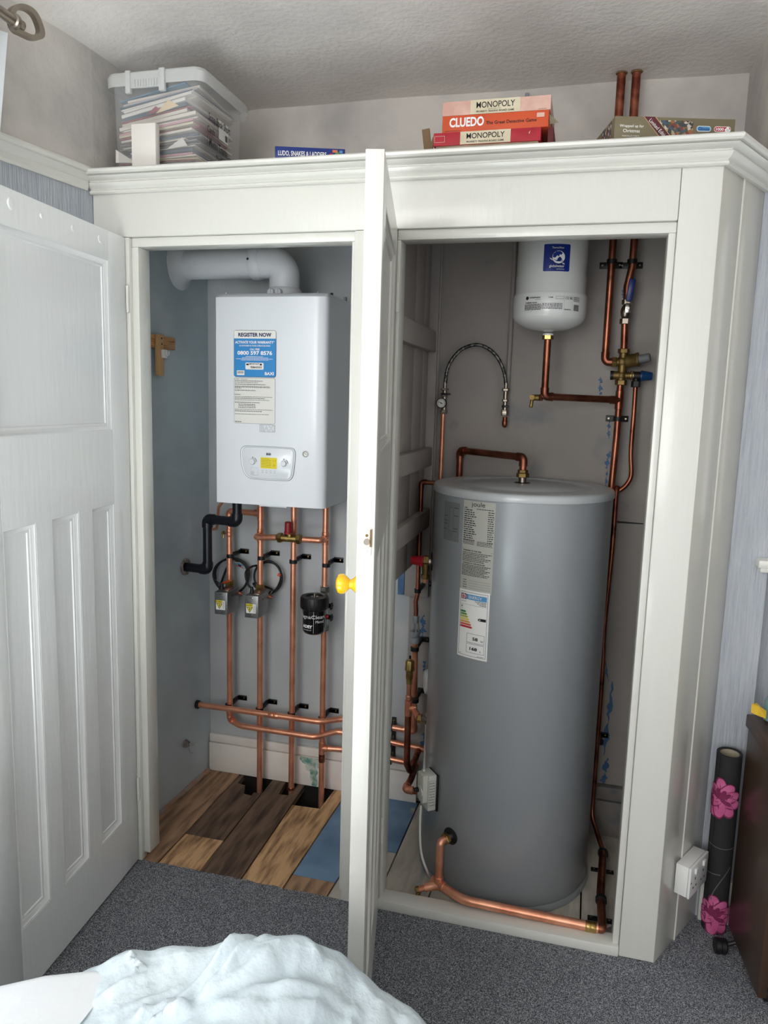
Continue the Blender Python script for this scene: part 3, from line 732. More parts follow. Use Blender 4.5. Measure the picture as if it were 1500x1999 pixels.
# pressure gauge on the casing
q = z7(952, 1553); o = Vector((bx0+q[0], BFY-.0002, bz0+q[1]))
MB().lathe([(.0102, -.002), (.0102, .003), (.0088, .0036), (.0084, .0015), (0, .0015)], 'chrome', frame(o, (0, -1, 0)), 28).build('pressure_gauge', boil)
d_ = Decal(planar((o.x, o.y-.0018, o.z), (1, 0, 0), (0, 0, 1))); d_.disc(0, 0, .0082, 'labelwhite', 0); d_.ring(0, 0, .0060, .0070, 'ink', 1, -40, 220); d_.line(-.004, .003, .003, -.002, .0012, 'ink', 2); d_.build('gauge_face', boil)

# ------ flue
fl0 = AX(352, 497, XL); Yf = 2.435
flue = thing('flue_duct', (-1.0, Yf, bz1), 'white plastic flue duct bending from the boiler top to the left wall', 'flue')
zf = A(430, 516, Yf).z; xe = A(556, 540, Yf).x
rF = (A(430, 487, Yf).z-A(430, 546, Yf).z)/2*.98
MB().tube([(xl(Yf)+.001, Yf, zf), (A(500, 515, Yf).x, Yf, zf)], rF, 'fluewhite', 40).build('duct', flue)
mb = MB(); mb.lathe([(rF*1.75, 0), (rF*1.72, .004), (rF*1.25, .014), (rF*1.06, .030), (rF*1.005, .034)], 'fluewhite', frame((xl(Yf)-.002, Yf, zf), (1, 0, 0)), 44); mb.build('wall_collar', flue)
xa = A(500, 515, Yf).x
mb = MB(); mb.tube(fillet([(xa-.004, Yf, zf), (xe, Yf, zf), (xe, Yf, bz1+.02)], .085, 14), rF*1.04, 'fluewhite', 40)
mb.lathe([(rF*1.06, 0), (rF*1.12, .004), (rF*1.12, .030), (rF*1.05, .036)], 'fluewhite', frame((xa-.012, Yf, zf), (1, 0, 0)), 40); mb.build('bend', flue)
MB().cyl((A(497, 510, Yf).x, Yf-rF*1.14, zf+.006), (A(497, 510, Yf).x, Yf-rF*1.10, zf+.006), .004, 'ink', 10).build('test_point', flue)
mb = MB(); mb.lathe([(rF*1.18, -.002), (rF*1.18, .024), (rF*1.1, .030), (rF*1.02, .034)], 'fluewhite', frame((xe, Yf, bz1), (0, 0, 1)), 40)
ad = mb.build('boiler_adaptor', flue)
for dx in (-.022, .004):
    mb = MB(); mb.lathe([(.012, 0), (.012, .012), (.010, .016), (0, .016)], 'fluewhite', frame((xe+dx, Yf-rF*1.10, bz1+.013), (0, -1, 0)), 20); mb.box(xe+dx-.002, xe+dx+.002, Yf-rF*1.1-.02, Yf-rF*1.1-.01, bz1+.004, bz1+.022, 'fluewhite', .001); mb.build('sampling_cap', ad)

# ------ left wall: pine batten with clip, capped hole with wire
yb0, yb1 = AX(268, 660, XL).y, AX(340, 665, XL).y
za_ = AX(340, 660, XL).z; zb_ = AX(340, 684, XL).z
bat = thing('wooden_batten', (XL, yb0, zb_), 'pine batten with a short upright block screwed to the inner left wall', 'batten')
xw = xl(2.2)+.001
MB().box(xw, xw+.020, yb0-.06, yb1, zb_, za_, 'pine', .001).build('rail', bat)
yu0, yu1 = AX(311, 700, XL+.02).y, AX(322, 700, XL+.02).y; zu0 = AX(315, 733, XL+.03).z
up = MB().box(xw+.0205, xw+.033, yu0, yu1, zu0, za_+.002, 'pineup', .001).build('upright', bat)
for dz in (.010, .028): MB().cyl((xw+.032, (yu0+yu1)/2+.004, za_-dz), (xw+.034, (yu0+yu1)/2+.004, za_-dz), .003, 'ink', 10).build('screw', up)
MB().cyl((xw+.019, yu1+.012, za_-.02), (xw+.021, yu1+.012, za_-.02), .0035, 'ink', 10).build('knot', bat)
zc = AX(322, 690, XL+.04).z
pc = thing('plastic_clip', (xw+.045, yu1, zc), 'small white plastic pipe clip screwed to the pine upright block', 'clip')
mb = MB(); mb.box(xw+.0335, xw+.045, yu1-.020, yu1+.003, zc-.014, zc+.014, 'whiteplastic', .002); mb.build('body', pc)
mb = MB(); mb.tube([Vector((xw+.051, yu1-.008+.009*math.cos(R(t)), zc+.004+.009*math.sin(R(t)))) for t in range(140, 401, 20)], .003, 'whiteplastic', 8); mb.build('hook', pc)
# blanking sleeve with a wire
q = AX(365, 1452, XL+.0)
sl = thing('wall_sleeve', q, 'small grey capped sleeve with a loose wire low on the inner left wall', 'wall sleeve')
MB().lathe([(.016, -.006), (.014, .002), (.010, .003), (.010, .010), (.006, .010)], 'mortar', frame(q, (1, 0, 0)), 18).build('ring', sl)
MB().cyl(q+Vector((.004, 0, 0)), q+Vector((.024, .012, -.004)), .0045, 'greyplastic', 12).build('plug', sl)
MB().tube(fillet([q+Vector((.008, 0, -.008)), q+Vector((.012, -.002, -.024)), q+Vector((.010, .012, -.040)), q+Vector((.012, .022, -.046))], .01), .0014, 'greyplastic', 8).build('wire', sl)
# pencil cross on the wall
q = AX(385, 1431, XL+.001); mk = MB(); mk.box(q.x, q.x+.0008, q.y-.006, q.y+.006, q.z-.0005, q.z+.0005, 'ink'); mk.box(q.x, q.x+.0008, q.y-.0005, q.y+.0005, q.z-.006, q.z+.006, 'ink')

# ------ black condensate pipe
YC = 2.40
P = [A(464, 985, YC), A(464, 1018, YC), None, None, None, None]
zc0 = A(455, 1018, YC).z
c0 = A(463, 985, YC); c1 = A(463, 1019, YC); c2 = A(405, 1013, YC+.03); c3 = A(407, 1112, YC+.03); c4 = Vector((xl(2.45)+.001, YC+.04, c3.z))
con = thing('condensate_pipe', c3, 'black plastic condensate waste pipe stepping down to a hole in the left wall', 'waste pipe')
rp = .0165
c0.z = bz0+.012; c1.x = c0.x; c3.x = c2.x; c3.y = c2.y
MB().tube([c0, c1, ], rp, 'blackpvc', 24).build('pipe', con); MB().tube([c1, c2], rp, 'blackpvc', 24).build('pipe', con); MB().tube([c2, c3], rp, 'blackpvc', 24).build('pipe', con)
def bend(p, a, b, L=.03, r=.0195):
    a = (a-p).normalized(); b = (b-p).normalized(); mb = MB(); mb.tube(fillet([p+a*L, p, p+b*L], .024, 8), r, 'blackpvc', 24); return mb.build('elbow', con)
bend(c1, c0, c2); bend(c2, c1, c3); bend(c3, c2, c4, .028); MB().tube([c3, c4], rp, 'blackpvc', 24).build('pipe', con)
mb = MB(); rd = random.Random(5); mb.tube([c4+Vector((.003, .028*math.cos(k*.4)*rd.uniform(.9, 1.1), .028*math.sin(k*.4)*rd.uniform(.9, 1.1))) for k in range(17)], .005, 'mortar', 8)
mb.build('mortar_collar', con)

# ------ the four vertical copper pipes
YP = 2.545
def vpipe(pxt, pyt, pxb, pyb, zt=None, zb=None, Y=YP):
    a = A(pxt, pyt, Y); b = A(pxb, pyb, Y); x = (a.x+b.x)/2
    return Vector((x, Y, a.z if zt is None else zt)), Vector((x, Y, b.z if zb is None else zb))
GP = None
# pipe 1: from loop under the boiler to the lower manifold
t1, b1 = vpipe(450, 1020, 447, 1395)
t2, b2 = vpipe(512, 990, 504, 1540, zt=bz0+.003, zb=-.10)
t3, b3 = vpipe(575, 992, 568, 1535, zt=bz0+.003, zb=-.10)
t4, b4 = vpipe(638, 992, 626, 1565, zt=bz0+.003, zb=-.10)
p1 = thing('copper_pipe', b1, 'leftmost of four vertical copper pipes under the boiler, turning right into the lower horizontal pipe', 'copper pipe')
z1 = A(450, 998, YP).z; t1.z = z1
MB().tube([t1, b1], .011, CU, 18).build('pipe', p1)
# lower horizontal run going right through to the cylinder side
rr = [b1, A(470, 1414, YP), A(500, 1420, YP-.0), A(600, 1437, YP), A(640, 1441, YP)]
m0 = Vector((b1.x, YP-.0, A(447, 1405, YP).z)); m1 = A(490, 1419, YP-.004); mA = Vector((m1.x, YP-.03, m1.z)); zr = A(560, 1430, YP-.03).z
m1 = Vector((b1.x+.06, YP-.034, zr+.002)); m2 = Vector((A(615, 1440, YP-.034).x, YP-.034, zr)); m3 = Vector((m2.x+.07, YP+.018, A(690, 1432, YP+.018).z)); mE = Vector((-.50, YP+.018, A(762, 1452, 2.563).z))
MB().tube(fillet([Vector((b1.x, YP, b1.z)), m0, m1, m2, m3, mE], .05, 8), .011, CU, 18).build('run', p1)
elbow(p1, (b1.x, YP, m0.z+.006), (0, 0, 1), (m1-m0).normalized())
elbow(p1, t1, (0, 0, -1), (1, 0, 0)); MB().tube([t1, Vector((t2.x, YP, t1.z))], .011, CU, 18).build('branch', p1)
sleeve(p1, (b1.x, YP, A(450, 1040, YP).z), (0, 0, 1), .03)
# little drain cock
q = A(437, 1040, YP); MB().cyl(q, (t1.x, YP, q.z), .005, 'brass', 12).build('drain_stub', p1)
mb = MB(); mb.sphere(q, .007, 'brass', 14); mb.hexn(q+Vector((0, -.004, 0)), q+Vector((0, -.010, 0)), .006, 'brass'); mb.cyl(q+Vector((0, 0, -.004)), q+Vector((0, -.004, -.020)), .0035, 'brass', 12); mb.build('drain_cock', p1)
p2 = thing('copper_pipe', b2, 'second of four vertical copper pipes under the boiler, with a motorised valve and bypass branch', 'copper pipe')
MB().tube([t2, b2], .011, CU, 18).build('pipe', p2)
tee(p2, (t2.x, YP, t1.z), (0, 0, 1), (-1, 0, 0)); zt_ = A(510, 1045, YP).z; tee(p2, (t2.x, YP, zt_), (0, 0, 1), (0, -1, 0))
p3 = thing('copper_pipe', b3, 'third of four vertical copper pipes under the boiler, running straight down to the boards', 'copper pipe')
MB().tube([t3, b3], .011, CU, 18).build('pipe', p3); sleeve(p3, (t3.x, YP, A(570, 1178, YP).z), (0, 0, 1), .003, .0114)
sleeve(p3, b3+Vector((0, 0, .11)), (0, 0, 1), .012, .013, 'copperdark')
p4 = thing('copper_pipe', b4, 'rightmost of four vertical copper pipes under the boiler, with the black filter on it', 'copper pipe')
MB().tube([t4, b4], .011, CU, 18).build('pipe', p4); z4b = A(637, 1056, YP-.045).z; tee(p4, (t4.x, YP, z4b), (0, 0, 1), (0, -1, 0))
sleeve(p4, (t4.x, YP, A(632, 1475, YP).z-.003), (0, 0, 1), .045, .0125, 'copperdark')
# bypass with automatic valve between pipes 2 and 4
YB = YP-.045
byp = thing('bypass_valve', A(566, 1052, YB), 'brass bypass valve with dark red cap on the pipe linking two vertical copper pipes', 'valve')
bz = A(566, 1051, YB).z; xa_, xb_ = t2.x, t4.x
mb = MB(); pipe(mb, [(xa_, YP-.018, zt_), (xa_, YB, zt_), (A(540, 1050, YB).x, YB, bz)], rad=.018); mb.build('pipe', byp)
mb = MB(); pipe(mb, [(A(592, 1052, YB).x, YB, bz), (xb_, YB, z4b), (xb_, YP-.018, z4b)], rad=.018); mb.build('pipe', byp)
xv0, xv1 = A(543, 1050, YB).x, A(588, 1054, YB).x; xm = A(566, 1050, YB).x
mb = MB(); mb.cyl((xv0+.01, YB, bz), (xv1-.01, YB, bz), .0135, 'brass', 20); mb.hexn((xv0, YB, bz), (xv0+.016, YB, bz), .019, 'brass'); mb.hexn((xv1-.016, YB, bz), (xv1, YB, bz), .019, 'brass'); mb.cyl((xm, YB, bz), (xm, YB, bz+.022), .0115, 'brass', 18)
mb.build('valve_body', byp)
MB().lathe([(.0155, 0), (.0155, .008), (.0135, .0085), (.0128, .042), (.011, .044), (.010, .0435)], 'darkred', Matrix.Translation((A(564, 1050, YB).x-.002, YB, bz+.016)), 26).build('cap', byp)
# upper manifold from the black cap on the left
mf = thing('copper_pipe', A(386, 1376, 2.49), 'upper horizontal copper pipe from the left wall towards the cylinder, one end capped black', 'copper pipe')
YM = YP-.034
e0 = Vector((xl(YM)+.004, YM, A(390, 1378, YM).z)); e1 = Vector((A(625, 1411, YM).x, YM, A(560, 1400, YM).z)); e0.z = e1.z+.001
e2 = Vector((e1.x+.07, YP+.018, e1.z)); eE = Vector((A(795, 1424, 2.563).x, YP+.018, A(762, 1421, 2.563).z))
MB().tube(fillet([e0, e1, e2, eE], .06, 8), .011, CU, 18).build('pipe', mf)
sleeve(mf, (A(535, 1398, YM).x, YM, e1.z), (1, 0, 0), .040)
MB().lathe([(.0118, 0), (.0165, .001), (.0165, .011), (.012, .013)], 'black', frame(e0-Vector((.003, 0, 0)), (1, 0, 0)), 22).build('end_cap', mf)
# third branch out of pipe 4
br = thing('copper_pipe', A(660, 1465, YP), 'short copper branch leaving the rightmost vertical pipe near the skirting', 'copper pipe')
zb3 = A(650, 1463, YP).z; zE = A(762, 1485, 2.563).z
MB().tube(fillet([(t4.x+.010, YP, zb3), (t4.x+.09, YP+.018, zb3-.002), (-.50, YP+.018, zE), ], .05), .011, CU, 18).build('pipe', br)
tee(br, (t4.x, YP, zb3), (0, 0, 1), (1, 0, 0))
# small 10 mm tail behind the condensate pipe
tl = thing('copper_pipe', A(430, 990, 2.5), 'thin copper tail curling from the boiler underside behind the black waste pipe', 'copper pipe')
MB().tube(fillet([A(438, 975, 2.5), A(427, 990, 2.52), A(425, 1018, 2.54), A(423, 1033, 2.56), A(410, 1033, 2.57)], .02), .0055, CU, 12).build('pipe', tl)
# clips
lab4 = ['leftmost', 'second from left', 'third from left', 'rightmost']
for k, (px_, py_, t) in enumerate(((450, 1085, t1), (511, 1089, t2), (573, 1096, t3), (637, 1103, t4))):
    c = clip(px_, py_, YP, label='%s black pipe clip in the upper row under the boiler' % lab4[k], group='upper row of black pipe clips'); 
for k, (px_, py_, t) in enumerate(((447, 1377, t1), (507, 1385, t2), (569, 1394, t3), (629, 1403, t4))):
    c = clip(px_, py_, YP, label='%s black pipe clip in the lower row above the skirting' % lab4[k], group='lower row of black pipe clips')

# ------ motorised valves with coiled cables
def rbox_label(root, o, w, h):
    d_ = Decal(planar(o, (1, 0, 0), (0, 0, 1)))
    d_.rect(0, 0, w, h, 'labelwhite', 0); d_.rect(0, h*.70, w*.70, h*.30, 'ylabel', 1)
    d_.words(w*.04, h*.86, w*.6, h*.05, 'ink', 2, 1); d_.words(w*.04, h*.76, w*.6, h*.05, 'ink', 2, 2)
    d_.poly([(w*.03, h*.66), (w*.70, h*.66), (w*.365, h*.06)][::-1], 'ink', 1); d_.poly([(w*.12, h*.61), (w*.61, h*.61), (w*.365, h*.16)][::-1], 'ylabel', 2)
    d_.poly([(w*.42, h*.58), (w*.30, h*.40), (w*.36, h*.40), (w*.33, h*.22), (w*.44, h*.44), (w*.38, h*.44), (w*.47, h*.58)], 'ink', 3)
    for k in range(3): d_.rect(w*(.76+.07*k), h*.1, w*.015, h*.8, 'inkgrey', 2)
    d_.build('warning_label', root, label='yellow and white electrical warning label')
def mvalve(px0, py0, px1, py1, pipe_x, label, cablepts, side):
    Yv = 2.43
    a = A(px0, py0, Yv); b = A(px1, py1, Yv)
    x0, x1, z0, z1 = a.x, b.x, b.z, a.z
    t = thing('motorised_valve', ((x0+x1)/2, Yv+.05, z0), label, 'valve', 'motorised valves')
    mb = MB(); mb.box(x0, x1, Yv, YP-.020, z0, z1, 'steelbox', .0012); hd = mb.build('head', t)
    rbox_label(hd, (x0+.006, Yv-.0006, z0+(z1-z0)*.22), (x1-x0)*.72, (z1-z0)*.42)
    mb = MB(); mb.box((x0+x1)/2-.008, (x0+x1)/2+.008, Yv-.002, Yv+.001, z1-.010, z1-.006, 'chrome', .0008); mb.cyl(((x0+x1)/2, Yv+.001, z0+.010), ((x0+x1)/2, Yv-.003, z0+.010), .0038, 'chrome', 14)
    mb.cyl((x1-.0005, Yv+.04, z1-.02), (x1+.001, Yv+.04, z1-.02), .0025, 'ink', 10); mb.box(x0+.012, x1-.006, Yv+.02, Yv+.07, z1, z1+.003, 'nickel', .001); mb.build('screw', hd)
    mb = MB(); mb.cyl((pipe_x, YP, z0+.02), (pipe_x, YP, z1-.004), .016, 'brass', 22); mb.hexn((pipe_x, YP, z1-.004), (pipe_x, YP, z1+.016), .018, 'brass'); mb.hexn((pipe_x, YP, z0+.006), (pipe_x, YP, z0+.022), .018, 'brass'); mb.build('valve_body', t)
    MB().cyl((x1-.01, YP-.018, z1-.02), (x1+.010, YP-.010, z1-.03), .006, 'copperold', 12).build('spring_boss', t)
    gl = MB(); gp = Vector((x0+.012, Yv+.035, z1)); gl.cyl(gp-Vector((0, 0, .001)), gp+Vector((0, 0, .024)), .0085, 'cable', 14, r2=.0052); gl.build('cable_gland', t)
    pts = [gp+Vector((0, 0, .018))]+[A(*q) for q in cablepts]
    MB().tube(catmull(pts, 10), .0042, 'cable', 10).build('cable', t)
    return t, x1, z1
def catmull(P, n=8):
    P = [Vector(p) for p in P]; Q = [P[0]]+P+[P[-1]]; out = []
    for i in range(1, len(Q)-2):
        a, b, c, d = Q[i-1:i+3]
        for k in range(n):
            t = k/n; out.append(.5*((2*b)+(c-a)*t+(2*a-5*b+4*c-d)*t*t+(3*b-a-3*c+d)*t**3))
    out.append(P[-1]); return out
def coil(cx, cy, rx, ry, turns, a0, Y0, Y1, wob=0):
    o = []; n = int(turns*12)
    for k in range(n+1):
        a = a0 + 2*math.pi*turns*k/n
        o.append((cx+(rx+wob*math.sin(a*1.3+1))*math.cos(a), cy+(ry+wob*math.cos(a*.9))*math.sin(a), Y0+(Y1-Y0)*k/n))
    return o
v1, vx, vz = mvalve(419, 1155, 444, 1201, b1.x, 'left motorised valve with silver metal head, on the leftmost vertical copper pipe',
   [(421, 1135, 2.47)]+coil(452, 1123, 34, 34, 1.9, math.radians(165), 2.575, 2.590, 2)+[(452, 1092, 2.585), (470, 1106, 2.58)], 0)
v2, vx2, vz2 = mvalve(478, 1162, 504, 1208, b2.x, 'right motorised valve with silver metal head, on the second vertical copper pipe',
   [(484, 1140, 2.46), (480, 1118, 2.46), (492, 1106, 2.52), (510, 1103, 2.572)]+coil(521, 1127, 27, 31, 1.7, math.radians(-95), 2.578, 2.592, 3)+[(530, 1150, 2.58), (528, 1156, 2.575)], 0)
# coloured cores and orange tie
for t, cores in ((v1, [((462, 1104), (476, 1110), 'red'), ((459, 1099), (478, 1106), 'energyblue'), ((458, 1098), (470, 1100), 'greyplastic')]), (v2, [((517, 1168), (528, 1158), 'red'), ((520, 1172), (532, 1154), 'greyplastic')])):
    for (x0, y0), (x1, y1), m_ in cores: MB().tube([A(x0, y0, 2.57), A((x0+x1)/2, (y0+y1)/2-1, 2.568), A(x1, y1, 2.572)], .0016, m_, 8).build('wire', t)
tt = MB(); a = A(432, 1140, 2.50); b = A(447, 1134, 2.53); tt.tube([a, b], .0045, 'cardorange', 8); tt.build('cable_tie', v1, label='orange cable tie')
tt = MB(); a = A(543, 1121, 2.572); b = A(548, 1124, 2.572); tt.tube([a, b], .006, 'cardorange', 8); tt.build('cable_tie', v2, label='orange cable tie')

# ------ magnetic filter
YFt = 2.47
fc = A(612, 1200, YFt); fz0, fz1 = A(612, 1235, YFt).z, A(612, 1172, YFt).z
zt1 = A(612, 1163, YFt).z
mf_ = thing('magnetic_filter', (fc.x, YFt, fz0), 'black cylindrical magnetic filter canister on the rightmost vertical copper pipe', 'filter')
rb = (A(636, 1215, YFt).x-A(592, 1215, YFt).x)/2; cx_, cy_ = A(614, 1210, YFt).x, YFt
T = Matrix.Translation((cx_, cy_, 0))
zsh = A(614, 1185, YFt).z
MB().lathe([(rb*.55, fz0-.002), (rb*.85, fz0+.004), (rb*.98, fz0+.012), (rb, fz0+.016), (rb, zsh)], 'blackgloss', T, 40).build('canister', mf_)
mb = MB(); vs = []; 
rc = rb*1.17
mb.lathe([(rb*1.02, zsh-.006), (rc*.96, zsh-.003), (rc, zsh+.003), (rc, zt1-.004), (rc*.95, zt1), (rc*.62, zt1), (rc*.60, zt1-.004), (0, zt1-.004)], 'black', T, 40)
for k in range(20):
    a = 2*math.pi*k/20; mb.box(-.0018, .0018, -.0012, .0012, zsh, zt1-.006, 'black', 0, T @ Matrix.Rotation(a, 4, 'Z') @ Matrix.Translation((0, rc, 0)))
mb.build('lid', mf_)
MB().lathe([(.014, zt1-.004), (.014, zt1-.002), (.006, zt1-.001), (.0055, zt1+.008), (.0045, zt1+.009), (0, zt1+.009)], 'nickel', T, 24).build('bleed_screw', mf_)
d_ = Decal(cyl_map(cx_, cy_, rb, R(-90)-R(75), fz0)); 
def ft(s, u0, u1, v0, v1, b=0, m='inkwhite'): d_.text(s, u0*rb, v0*(zsh-fz0), (u1-u0)*rb, (v1-v0)*(zsh-fz0), m, 2, b)
ft('MagnaClean', .10, 2.55, .62, .80, 0); ft('Micro2', 1.75, 2.5, .50, .60); ft('ADEY', .55, 1.5, .30, .42, .05); ft('www.adey.com', .62, 1.4, .20, .25)
d_.rect(1.58*rb, .12*(zsh-fz0), .0008, .85*(zsh-fz0), 'inkwhite', 1); d_.rect(2.55*rb, .0, .0012, .3*(zsh-fz0), 'inkwhite', 1)
d_.build('printed_band', mf_)
mb = MB()
for pz_ in (1150, 1225):
    q = A(634, pz_, YP); mb.hexn((t4.x, YP, q.z-.012), (t4.x, YP, q.z+.012), .019, 'chrome')
mb.cyl((t4.x, YP, A(634, 1222, YP).z), (t4.x, YP, A(634, 1155, YP).z), .0135, 'chrome', 18); mb.build('union', mf_)
mb = MB(); zb_ = A(645, 1195, YP).z; mb.box(cx_+.01, t4.x+.010, YFt, YP, zb_-.022, zb_+.028, 'black', .004); mb.build('mounting_block', mf_)
for pz_ in (1182, 1204):
    q = A(647, pz_, YP-.02); mb = MB(); mb.cyl(Vector((t4.x+.004, YP-.02, q.z)), Vector((q.x+.006, YP-.03, q.z)), .009, 'black', 8, bev=.001)
    for k in range(6):
        a = k*math.pi/3; mb.sphere((q.x+.004, YP-.03+.010*math.cos(a), q.z+.010*math.sin(a)), .0042, 'black', 8)
    mb.build('isolation_knob', mf_)
MB().sphere((cx_+rb*1.02, YFt+.012, zb_+.002), .006, 'reddot', 10).build('red_button', mf_)

# ================================================================== RIGHT HALF: HOT WATER CYLINDER
CX, CY, CR = -.1644, 2.339, .2692
def CYL(px, py):
    r = _ray(px, py); ax, ay = -CX, -CY
    a = r.x**2+r.y**2; b = 2*(r.x*ax+r.y*ay); c = ax*ax+ay*ay-CR*CR
    disc = max(b*b-4*a*c, 0); t = (-b-math.sqrt(disc))/(2*a)
    p = Vector((0, 0, CZ))+r*t; return p, math.atan2(p.y-CY, p.x-CX)
zt = A(1020, 966.6, CY-CR).z; zlb = A(1020, 982, CY-CR).z
cyl = thing('hot_water_cylinder', (CX, CY, 0), 'tall grey steel hot water cylinder standing on bare boards behind the right opening', 'water cylinder')
T = Matrix.Translation((CX, CY, 0))
MB().lathe([(CR-.003, .022), (CR, .026), (CR, zlb-.002)], 'cylinder', T, 120).build('body', cyl)
MB().lathe([(CR+.002, 0), (CR+.004, .002), (CR+.004, .017), (CR+.001, .022), (CR-.01, .022)], 'cylinder', T, 120).build('base_ring', cyl)
MB().lathe([(CR-.004, zlb-.003), (CR+.004, zlb-.001), (CR+.005, zlb+.002), (CR+.004, zt-.006), (CR, zt-.001), (CR-.006, zt+.001), (CR-.020, zt), (CR*.80, zt+.001), (CR*.79, zt-.001), (CR*.60, zt-.001), (CR*.59, zt+.001), (0, zt+.001)], 'cylinderlid', T, 120).build('lid', cyl)
def cmap(px0, py0):
    p, a = CYL(px0, py0); return cyl_map(CX, CY, CR, a, p.z), p, a
def cuv(p0, a0, px, py):
    p, a = CYL(px, py); return (a-a0)*CR, p.z-p0.z
# data plate
fn, p0, a0 = cmap(899, 1150)
d_ = Decal(fn, .004)
wv, _ = cuv(p0, a0, 960, 1160); _, hv = cuv(p0, a0, 905, 975)
d_.rect(0, 0, wv, hv, 'labelsilver', 0)
d_.text('joule', wv*.28, hv*.925, wv*.42, hv*.066, 'ink', 2, .0)
d_.rect(wv*.04, hv*.915, wv*.1, .002, 'ink', 1); d_.words(wv*.45, hv*.912, wv*.5, .002, 'ink', 2, 2)
for k in range(15):
    y = hv*(.893-.0235*k); d_.words(wv*.04, y, wv*(.30+.12*((k*5) % 4)/3), .0026, 'ink', 2, k); d_.words(wv*(.80-.10*((k*3) % 3)/2), y-.002, wv*.17, .0022, 'ink', 2, 30+k)
d_.line(wv*.02, hv*.54, wv*.98, hv*.515, .001, 'inkgrey', 2); d_.line(wv*.02, hv*.47, wv*.98, hv*.455, .001, 'inkgrey', 2)
d_.text('WARNING TO THE USER', wv*.05, hv*.445, wv*.6, .0042, 'ink', 2, .03); d_.text('WARNING TO THE INSTALLER', wv*.05, hv*.305, wv*.72, .0042, 'ink', 2, .03)
for k in range(4): d_.words(wv*.04, hv*(.565-.014*k), wv*.38, .0014, 'ink', 2, 80+k); d_.words(wv*.5, hv*(.56-.014*k), wv*.45, .0014, 'ink', 2, 90+k)
for k in range(6): d_.words(wv*.04, hv*(.425-.018*k), wv*(.92-.1*(k % 3)), .0018, 'ink', 2, 100+k)
for k in range(8): d_.words(wv*.04, hv*(.288-.016*k), wv*(.9-.08*(k % 3)), .0018, 'ink', 2, 120+k)
for k in range(4): d_.words(wv*.1, hv*(.12-.027*k), wv*.12, .0018, 'ink', 2, 140+k); d_.rect(wv*.3, hv*(.12-.027*k), wv*.66, .0007, 'inkgrey', 2)
d_.build('data_plate', cyl, label='silver printed data sheet')
fn, p0, a0 = cmap(866, 1051); d_ = Decal(fn, .004); wv, _ = cuv(p0, a0, 897, 1056); _, hv = cuv(p0, a0, 870, 977)
d_.rect(0, 0, wv*.97, hv, 'labelclear', 0)
d_.frame(wv*.38, hv*.25, wv*.26, hv*.62, .0006, 'ink', 2); d_.ring(wv*.51, hv*.25, wv*.13, wv*.13+.0006, 'ink', 2, 180, 360)
for k, (a, b) in enumerate(((.05, .62), (.05, .5), (.05, .42), (.02, .28), (.68, .86), (.68, .66), (.66, .33), (.66, .26))): d_.words(wv*a, hv*b, wv*.24, .0016, 'ink', 2, k)
d_.build('diagram_plate', cyl, label='see-through sticker with a line diagram')
# energy label
fn, p0, a0 = cmap(893, 1277); d_ = Decal(fn, .004); wv, _ = cuv(p0, a0, 951, 1289); _, hv = cuv(p0, a0, 897, 1147)
d_.L = .0007
d_.rect(0, 0, wv, hv, 'labelwhite', 0); d_.frame(wv*.05, hv*.03, wv*.90, hv*.94, .0009, 'inknavy', 1)
d_.rect(wv*.28, hv*.865, wv*.64, hv*.075, 'energyblue', 2); d_.text('ENERGY', wv*.35, hv*.882, wv*.42, hv*.042, 'inkwhite', 3, .0)
fx, fy, fw, fh = wv*.08, hv*.86, wv*.20, hv*.085
d_.rect(fx, fy, fw, fh, 'inknavy', 2)
for (x0, y0, x1, y1) in ((0, 0, 1, 1), (0, 1, 1, 0)): d_.line(fx+x0*fw, fy+y0*fh, fx+x1*fw, fy+y1*fh, .0018, 'inkwhite', 3); d_.line(fx+x0*fw, fy+y0*fh, fx+x1*fw, fy+y1*fh, .0008, 'inkred', 4)
d_.rect(fx, fy+fh*.35, fw, fh*.3, 'inkwhite', 4); d_.rect(fx+fw*.38, fy, fw*.24, fh, 'inkwhite', 4); d_.rect(fx, fy+fh*.42, fw, fh*.16, 'inkred', 5); d_.rect(fx+fw*.44, fy, fw*.12, fh, 'inkred', 5)
d_.text('joule', wv*.09, hv*.815, wv*.17, hv*.03, 'inkgrey', 2)
for k in range(3): d_.words(wv*(.55+.07*k), hv*(.845-.022*k), wv*(.37-.07*k), .0016, 'ink', 2, k)
d_.rect(wv*.08, hv*.785, wv*.84, .0006, 'inkgrey', 2)
d_.frame(wv*.09, hv*.715, wv*.06, hv*.06, .0006, 'inkgrey', 2); d_.rect(wv*.09, hv*.745, wv*.06, hv*.015, 'inkgrey', 2)
for k in range(7):
    y = hv*(.665-.037*k); x1 = wv*(.24+.038*k)
    d_.poly([(wv*.075, y), (x1, y), (x1+wv*.04, y+hv*.014), (x1, y+hv*.028), (wv*.075, y+hv*.028)], 'en%d' % k, 2); d_.text('ABCDEFG'[k], wv*.095, y+hv*.008, wv*.018, hv*.012, 'inkwhite', 3)
y = hv*.575; d_.poly([(wv*.66, y+hv*.02), (wv*.71, y), (wv*.92, y), (wv*.92, y+hv*.04), (wv*.71, y+hv*.04)], 'ink', 2); d_.text('B', wv*.72, y+hv*.011, wv*.035, hv*.018, 'inkwhite', 3, .03)
for y, s, u in ((.235, '58', 'W'), (.085, '168', 'L')):
    d_.frame(wv*.33, hv*y, wv*.57, hv*.135, .0008, 'inknavy', 2)
    wn = .17 if s == '58' else .24; xs_ = .53 if s == '58' else .45
    d_.text(s, wv*xs_, hv*(y+.04), wv*wn, hv*.048, 'ink', 3, .03); d_.text(u, wv*.78, hv*(y+.03), wv*(.09 if u == 'W' else .04), hv*.030, 'ink', 3)
